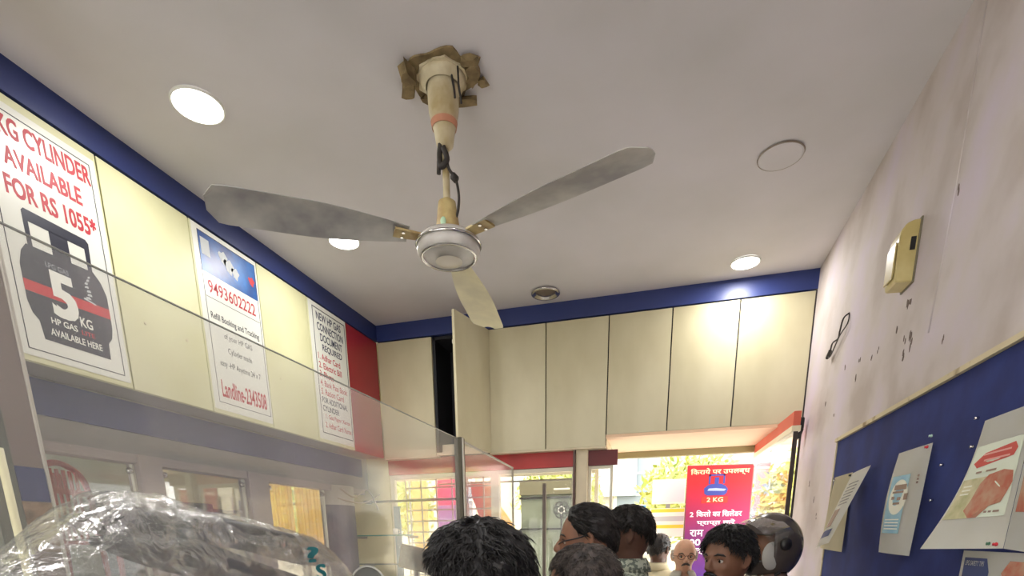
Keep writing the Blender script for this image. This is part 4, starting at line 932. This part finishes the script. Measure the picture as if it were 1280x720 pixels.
def person(label, x, y, ztop, face_deg, sk, hk, shirt_m, trou, sleeve='short', tilt=(0, 0), hairless=False, crown=.02):
    """face_deg: direction the face looks, 0 = towards -Y (the camera side), -90 = towards -X"""
    sc = ztop/(1.70+crown); a = math.radians(face_deg)
    # the head centre, not the crown, is what the photo fixes; tilts are small
    t = thing('person', label, 'person', (x, y, 0), a); t.scale = (sc, sc, sc)
    make_body(sk, LIP, t); eyes(t)
    if hk: hair(t, **hk)
    shirt(t, shirt_m, sleeve); trousers(t, trou); shoes(t, M_BLACK)
    return t
TR1 = mat('dark_trousers', (44, 46, 58), .8); TR2 = mat('khaki_trousers', (110, 98, 78), .8)
m_pat = mat('patterned_green_grey', (190, 196, 178), .8, rgb2=(110, 120, 110), scale=55, lo=.47, hi=.53, det=2)
p1 = person('person with thick wavy black hair, nearest the camera, head turned left', -.355, 1.03, 1.640, -72, S2, dict(m=HAIRD, front=54, side=90, back=122, thick=.022, wave=.9, strands=3600, length=.032, seed=2, rs=.0010, lift=.35), mat('white_shirt', (214, 212, 206), .8), TR1, crown=.024)
p2 = person('person with receding hair and thin dark cord over the ear, facing left', -.263, 1.94, 1.719, -84, S1, dict(m=HAIRB, front=34, side=74, back=116, thick=.013, strands=1400, length=.026, seed=3, comb=1, lift=.2), mat('dusk_shirt', (120, 112, 110), .8), TR1, crown=.015)
brows(p2, HAIRB)
bm = bmesh.new()
for s in (-1, 1): tube(bm, smoothpts([(s*.025, -.100, HC-.005), (s*.06, -.078, HC+.004), (s*.081, -.03, HC+.014), (s*.084, .012, HC+.028)], 5), .0022, 6)
obj('mask_cord', bm, M_BLACK, p2, smooth=True)
p3 = person('person with short black hair in a grey green patterned shirt, facing left', -.158, 2.50, 1.743, -88, S3, dict(m=HAIRB, front=46, side=72, back=108, thick=.016, strands=1600, length=.022, seed=4, lift=.5), m_pat, TR1, crown=.02)
brows(p3, HAIRB)
p4 = person('older person with thin grey cropped hair, only the crown in view', -.190, 1.36, 1.586, -70, S1, dict(m=HAIRG, front=52, side=94, back=118, thick=.008, strands=1500, length=.016, seed=5, rs=.0008), mat('sand_shirt', (170, 160, 140), .8), TR2, crown=.008)
p5 = person('person with close cropped dark hair seen far back beyond the entrance', -.05, 4.25, 1.625, 150, S3, dict(m=HAIRB, front=55, side=95, back=118, thick=.01, strands=400, length=.015, seed=6), mat('cream_shirt', (214, 204, 170), .8), TR2, crown=.01)
p6 = person('bald older person with glasses and grey moustache facing the camera by the banner', .12, 3.72, 1.583, 6, S4, dict(m=HAIRW, front=86, side=96, back=116, thick=.012, strands=600, length=.014, seed=7, bald=58), mat('pale_grey_shirt', (190, 186, 172), .8), TR2, crown=0)
brows(p6, HAIRG); moustache(p6, HAIRG); glasses(p6, mat('dark_rim', (70, 40, 36), .4))
p7 = person('person with black hair and moustache looking left, in front of the helmeted one', .228, 2.2, 1.645, -46, S2, dict(m=HAIRD, front=44, side=76, back=112, thick=.020, wave=.4, strands=2000, length=.028, seed=8, lift=.4), mat('rose_brown_shirt', (140, 100, 90), .8), TR1, crown=.024)
brows(p7, HAIRD, .0045); moustache(p7, HAIRD, .03)
p8 = person('person in a dark motorcycle helmet and brown jacket by the right wall', .43, 2.62, 1.66, -60, S1, None, mat('brown_jacket', (128, 96, 82), .7, var=.15, scale=8), TR1, 'long', crown=0.0)
# helmet on the eighth person
hm = thing('motorcycle_helmet', 'dark glossy full face helmet with raised clear visor', 'helmet', (.43, 2.62, 0), math.radians(-60))
k8 = 1.66/1.70; hm.scale = (k8, k8, k8)
mh = mat('helmet_shell', (86, 77, 71), .25, rgb2=(70, 62, 58), scale=6)
bm = bmesh.new(); rows = []; NU, NV = 64, 40
def hel(d):
    x, y, z = d; a, b, c = .122, .150, .145
    r = 1/math.sqrt((x/a)**2+(y/b)**2+((z/c) if z > 0 else (z/.155))**2)
    q = Vector((0, .004, HC+.01))+d*r
    if q.z < HC-.115: q.z = HC-.115+(q.z-(HC-.115))*.25
    return q
fa = []
for j in range(NV+1):
    ph = .001+(math.pi*.80-.001)*j/NV; rows.append([bm.verts.new(hel(Vector((math.sin(ph)*math.sin(2*math.pi*i/NU), -math.sin(ph)*math.cos(2*math.pi*i/NU), math.cos(ph))))) for i in range(NU)])
for j in range(NV):
    for i in range(NU):
        k = (i+1) % NU; c = (rows[j][i].co+rows[j+1][k].co)/2; az = math.atan2(c.x, -c.y)
        if abs(az) < 1.12 and HC-.052 < c.z < HC+.062: continue
        bm.faces.new((rows[j][i], rows[j+1][i], rows[j+1][k], rows[j][k]))
bmesh.ops.recalc_face_normals(bm, faces=bm.faces); bmesh.ops.solidify(bm, geom=bm.faces[:], thickness=.012)
obj('shell', bm, mh, hm, smooth=True)
def visor_band(name, z0, z1, m, lift, w=1.3, grow=1.03):
    bm = bmesh.new(); g = []
    for i in range(31):
        az = -w+2*w*i/30; row = []
        for j in range(11):
            t = j/10; z = z0+(z1-z0)*t; v = Vector((math.sin(az)*.126*grow, -math.cos(az)*.154*grow, z))
            v.y *= 1-.25*t*t; 
            row.append(v)
        g.append(row)
    pivot = Vector((0, 0, .012)); R = Matrix.Rotation(-math.radians(lift), 3, 'X')
    g = [[bm.verts.new(R @ (v-pivot)+pivot+Vector((0, 0, HC))) for v in row] for row in g]
    for i in range(30):
        for j in range(10): bm.faces.new((g[i][j], g[i+1][j], g[i+1][j+1], g[i][j+1]))
    bmesh.ops.solidify(bm, geom=bm.faces[:], thickness=.002); return obj(name, bm, m, hm)
visor_band('visor', -.055, .06, M_VISOR, 58)
for s in (-1, 1):
    bm = bmesh.new(); lathe(bm, [(0, .016), (.02, .014), (.026, .006), (.028, 0), (0, 0)], n=24); bmesh.ops.rotate(bm, verts=bm.verts, matrix=Matrix.Rotation(s*math.pi/2, 3, 'Y')); bmesh.ops.translate(bm, verts=bm.verts, vec=(s*.119, -.01, HC+.02)); obj('visor_pivot', bm, mat('pivot_black', (38, 36, 36), .3), hm, smooth=True)
for s in (-1, 1):
    bm = bmesh.new(); ell(bm, (s*.088, -.05, HC-.03), (.020, .045, .06)); obj('cheek_pad', bm, mat('padding_grey', (185, 182, 175), .8), hm, smooth=True)
bm = bmesh.new(); tube(bm, smoothpts([(-.09, 0, HC-.1), (-.05, -.03, HC-.135), (0, -.045, HC-.145), (.05, -.03, HC-.135), (.09, 0, HC-.1)], 4), .008, 8); obj('chin_strap', bm, M_BLACK, hm, smooth=True)
bm = bmesh.new()
for k in range(10):
    a = k*.628; tube(bm, smoothpts([(.05*math.cos(a), -.02+.05*math.sin(a), 1.46), (.075*math.cos(a+.4), -.02+.075*math.sin(a+.4), 1.43), (.06*math.cos(a+.8), -.04+.08*math.sin(a+.8), 1.40)], 4), .018, 8)
obj('neck_scarf', bm, mat('pale_scarf', (200, 186, 172), .8, var=.2, scale=20), p8, smooth=True, label='pale crumpled neck scarf')
# ---------------------------------------------------------------- outside
struct(obox('ground', (-14, 14, 5.0, 24, -.25, -.12), mat('street', (190, 185, 175), .9, var=.1, scale=2)))
bn = thing('standing_banner', 'red and violet Hindi banner for a 2 KG cylinder outside the entrance', 'banner', (0, 5.3, 0))
# gradient banner panel (red top, violet bottom)
mgb = bpy.data.materials.new('banner_print'); mgb.use_nodes = True; nt = mgb.node_tree; tc = nt.nodes.new('ShaderNodeTexCoord'); sp = nt.nodes.new('ShaderNodeSeparateXYZ'); rp = nt.nodes.new('ShaderNodeValToRGB')
mr_ = nt.nodes.new('ShaderNodeMapRange'); mr_.inputs[1].default_value = 1.0; mr_.inputs[2].default_value = 2.25
nt.links.new(tc.outputs['Object'], sp.inputs[0]); nt.links.new(sp.outputs[2], mr_.inputs[0]); nt.links.new(mr_.outputs[0], rp.inputs[0]); nt.links.new(rp.outputs[0], nt.nodes['Principled BSDF'].inputs['Base Color'])
e = rp.color_ramp.elements; e[0].position = .1; e[0].color = lin((60, 40, 130)); e[1].position = .85; e[1].color = lin((200, 30, 40))
e2 = rp.color_ramp.elements.new(.5); e2.color = lin((120, 35, 100))
BC = [(.150, 2.205), (.690, 2.190), (.700, .35), (.185, .35)]
bm = bmesh.new(); poly(bm, [(BC[3][0], 0, BC[3][1]), (BC[2][0], 0, BC[2][1]), (BC[1][0], 0, BC[1][1]), (BC[0][0], 0, BC[0][1])], Vector((0, .006, 0))); bmesh.ops.recalc_face_normals(bm, faces=bm.faces); obj('printed_panel', bm, mgb, bn)
FB = Face((0, -.0012, 0), (1, 0, 0), (0, 0, 1), (0, -1, 0))
cmr = mat('banner_cream', (245, 215, 170), .6); cwh = mat('banner_white', (240, 232, 240), .6)
text('िकराये पर उपलब्ध', FB, .180, .665, 2.115, 2.178, .0, cmr, bn, .02)
shape('cylinder_body', FB, [(.30, 2.03-.02), (.33, 1.985+.05), (.36, 2.045), (.44, 2.045), (.475, 2.03), (.50, 2.0), (.49, 1.965), (.47, 1.95), (.33, 1.95), (.305, 1.965)], .0, .001, mat('cyl_blue', (60, 70, 150), .4), bn)
bm = bmesh.new()
for q in ((.335, .35, 2.045, 2.125), (.455, .47, 2.045, 2.125), (.335, .47, 2.112, 2.125), (.385, .42, 2.045, 2.1)): poly(bm, [FB.p(q[0], q[2]), FB.p(q[1], q[2]), FB.p(q[1], q[3]), FB.p(q[0], q[3])], FB.N*.001)
bmesh.ops.recalc_face_normals(bm, faces=bm.faces); obj('cylinder_handle', bm, MATS['cyl_blue'], bn)
shape('pale_stripe', FB, [(.33, 1.99), (.47, 1.985), (.485, 2.0), (.40, 2.01), (.34, 2.008)], .0012, .0005, mat('pale_blue_print', (160, 175, 225), .5), bn)
sheet('red_label', FB, .285, .505, 1.885, 1.94, .0, .0008, mat('label_red', (225, 50, 40), .5), bn)
text('2 KG', FB, .33, .465, 1.895, 1.932, .001, cmr, bn, .02)
text('2', FB, .195, .225, 1.77, 1.81, .0, cwh, bn, .02); text('िकलो का िसलेंडर', FB, .25, .63, 1.77, 1.825, .0, cwh, bn, .02)
for s, z, a, b in (('प्राप्त करें', 1.69, .26, .58), ('राम', 1.60, .205, .32), ('00', 1.52, .205, .30), ('मूल्य', 1.44, .205, .36)): text(s, FB, a, b, z, z+.055, .0, cwh, bn, .02)
bm = bmesh.new(); 
for a, b in (((.16, 0, .0), (.16, 0, 2.2)), ((.69, 0, 0), (.69, 0, 2.185)), ((.15, 0, .35), (.70, 0, .35)), ((.15, 0, 2.2), (.69, 0, 2.19))): tube(bm, [Vector(a)+Vector((0, .02, 0)), Vector(b)+Vector((0, .02, 0))], .012, 8)
obj('stand_frame', bm, mat('frame_dark', (110, 80, 70), .5), bn)
struct(obox('ground_step', (-2.6, 1.4, 4.9, 5.6, -.12, -.001), M_FLOOR))
# pasted notices on the pane to the left of the banner
def notice(x0, x1, z0, z1, y, label, bands):
    t = thing('street_notice', label, 'notice', (0, y, 0)); F = Face((0, 0, 0), (1, 0, 0), (0, 0, 1), (0, -1, 0))
    sheet('sheet', F, x0, x1, z0, z1, 0, .004, M_WHITE, t)
    for a, b, m in bands: sheet('printed_band', F, x0+.03*(x1-x0), x1-.03*(x1-x0), z0+(z1-z0)*a, z0+(z1-z0)*b, .0042, .0008, m, t)
    obox('post', ((x0+x1)/2-.02, (x0+x1)/2+.02, .01, .03, -.12, z1-.02), M_ALU, t)
myl = mat('sign_yellow', (235, 205, 70), .5); mcy = mat('sign_blue', (60, 160, 215), .5); mgr_ = mat('sign_grey', (190, 190, 195), .5); mpk = mat('sign_pink', (225, 60, 120), .5); mpu = mat('sign_purple', (150, 110, 180), .5)
notice(-.16, .16, 1.60, 1.86, 5.5, 'white notice with two yellow bands left of the banner', [(.86, .98, myl), (.55, .72, mgr_), (.30, .42, myl)])
notice(-.15, .15, 1.90, 2.12, 5.52, 'pale grey chart above the yellow banded notice', [(.08, .92, mat('sign_pale', (214, 214, 224), .5))])
notice(-.31, -.20, 1.70, 1.90, 5.5, 'small cyan notice behind the group of heads', [(.05, .95, mcy)])
t = thing('cloth_banner', 'pink and purple cloth banner outside the left back window', 'banner', (0, 5.5, 0)); F = Face((0, 0, 0), (1, 0, 0), (0, 0, 1), (0, -1, 0))
for a, b, c, d, m in ((-2.33, -2.05, 1.95, 2.24, mpk), (-2.33, -2.05, 1.70, 1.948, mpu), (-2.62, -2.45, 1.3, 2.26, mat('sign_tan', (225, 190, 130), .6))): sheet('cloth_panel', F, a, b, c, d, 0, .006, m, t)
bm = bmesh.new(); tube(bm, [(-2.66, .02, 2.26), (-2.02, .02, 2.26)], .012, 8); tube(bm, [(-2.66, .02, 2.26), (-2.66, .02, -.12)], .012, 8); tube(bm, [(-2.02, .02, 2.26), (-2.02, .02, -.12)], .012, 8); obj('support_frame', bm, M_ALU, t)
t = thing('reflection_panels', 'orange and maroon panels standing in for a reflection in the short screen', 'screen_reflection', (0, 5.6, 0))  # made-up panels in place of the colours reflected by the short screen
shape('maroon_panel', F, [(-2.0, 2.18), (-1.78, 2.18), (-1.72, 1.6), (-1.82, 1.6), (-1.98, 2.02)], 0, .006, mat('reflection_maroon', (150, 66, 60), .7), t); shape('orange_panel', F, [(-1.78, 2.08), (-1.52, 1.72), (-1.54, 1.5), (-1.75, 1.5)], 0, .006, mat('reflection_orange', (235, 175, 85), .7), t)
obox('pole', (-1.79, -1.765, .01, .035, -.12, 2.2), M_ALU, t)
# gate panel with round ornament
gt = thing('gate_panel', 'grey green steel gate with a round flower ornament outside the window', 'gate', (-1.13, 5.5, 0))
mgt = mat('gate_green', (128, 138, 124), .5, rgb2=(104, 112, 100), scale=5)
obox('backing', (-.30, .27, .0, .02, .0, 2.14), mgt, gt); obox('top_band', (-.31, .28, -.02, 0, 2.02, 2.16), mat('gate_olive', (112, 108, 88), .6), gt)
sheet('pale_strip', Face((0, -.021, 0), (1, 0, 0), (0, 0, 1), (0, -1, 0)), .04, .2, 2.06, 2.075, 0, .001, M_WHITE, gt)
obox('cross_bar', (-.31, .28, -.03, -.001, 1.98, 2.0), M_BLACK, gt); obox('cross_bar', (-.31, .28, -.03, -.001, 1.68, 1.70), M_BLACK, gt); 
for rr, n_, r0 in ((.035, 1, 0), (.075, 6, .045)):
    for k in range(n_):
        a = k*math.pi/3; bm = bmesh.new(); tube(bm, [(.12+r0*math.cos(a)+(.035 if n_ == 6 else .03)*math.cos(t_), -.03, 1.87+r0*math.sin(a)+(.035 if n_ == 6 else .03)*math.sin(t_)) for t_ in [x*math.pi/8 for x in range(17)]], .007, 6, cap=False); obj('ornament_ring', bm, M_BLACK if n_ == 6 else M_WHITE, gt, smooth=True)
bm = bmesh.new(); tube(bm, [(.12, -.03, 1.80), (.12, -.03, 1.5)], .009, 6); obj('ornament_stem', bm, M_BLACK, gt)
# shutter slats and cables above the windows outside
sh = thing('rolling_shutter', 'half raised pale rolling shutter across the outside of the back windows', 'shutter', (-1.3, 4.75, 0))
for sx in (-1.34, .702): obox('guide_rail', (sx, sx+.03, -.005, .03, .0, 2.32), M_UPVC, sh)
for k in range(4): obox('slat', (-1.3, .7, 0, .015, 2.12+k*.05, 2.162+k*.05), mat('shutter_pale', (225, 222, 210), .5), sh)
obox('bottom_bar', (-.7, .62, -.01, .025, 2.075, 2.088), mat('grey_metal2', (120, 115, 108), .5), sh)
# building across the street
bl = thing('street_building', 'pale building across the street with shuttered windows', 'building', (0, 13, 0))
obox('facade', (-11, 8, 0, .4, -.12, 4.6), mat('facade_cream', (214, 204, 178), .8, var=.1, scale=1), bl)
for k in range(8):
    wn = obox('window', (-10+k*2.2, -8.9+k*2.2, -.06, -.001, 1.2, 3.4), M_UPVC, bl); obox('pane', (-9.92+k*2.2, -8.98+k*2.2, -.075, -.061, 1.28, 3.32), mat('window_dark', (130, 140, 145), .2), wn)
    for j in range(4): obox('window_bar', (-9.92+k*2.2, -8.98+k*2.2, -.095, -.076, 1.6+j*.45, 1.64+j*.45), M_UPVC, wn)
obox('ledge', (-11, 8, -.35, -.001, 3.7, 3.85), M_OUTW, bl)
for k in range(3): obox('signboard', (-9+k*5.5, -6.2+k*5.5, -.2, -.1, 2.2+.3*k, 3.0+.3*k), (mat('sign_pale_yellow', (240, 228, 170), .5), mat('sign_pale_blue', (200, 220, 228), .5), mat('sign_pale_red', (232, 190, 180), .5))[k], bl)
RS = random.Random(21)
for k, (x, y, h_, r) in enumerate(((-5.6, 10.5, 2.6, 1.1), (-2.1, 11.2, 2.5, .9), (.4, 10.8, 2.4, 1.0), (2.2, 9.4, 2.3, .9), (-8.2, 11.2, 2.7, 1.1))):
    tr = thing('street_tree', ['bushy tree seen through the left back window', 'small tree behind the steel gate', 'tree above the group of heads outside', 'tree outside, right of the banner', 'tree at the far left of the street'][k], 'tree', (x, y, -.12), 0, 'trees along the street')
    bm = bmesh.new(); tube(bm, [(0, 0, 0), (.05, .03, h_*.5), (0, .05, h_*.85)], [.11, .08, .04], 8); obj('trunk', bm, mat('bark', (110, 90, 70), .9), tr, smooth=True)
    V_, Fc = [], []
    for q in range(1800):
        d = Vector((RS.gauss(0, 1), RS.gauss(0, 1), RS.gauss(0, 1))).normalized(); c = d*r*RS.uniform(.45, 1)*(1+.25*noise.noise(d*3)); c.z = c.z*.8+h_
        a = Vector((RS.gauss(0, 1), RS.gauss(0, 1), RS.gauss(0, 1))).normalized(); b = a.orthogonal().normalized(); s = .06
        i0 = len(V_); V_ += [tuple(c+a*s*1.5), tuple(c+b*s*.6), tuple(c-a*s*1.5), tuple(c-b*s*.6)]; Fc.append((i0, i0+1, i0+2, i0+3))
    me = bpy.data.meshes.new('foliage'); me.from_pydata(V_, [], Fc); me.materials.append(mat('leaf', (140, 158, 84), .6, rgb2=(196, 186, 92), scale=2)); o = bpy.data.objects.new('foliage', me); col.objects.link(o); o.parent = tr; o['kind'] = 'stuff'
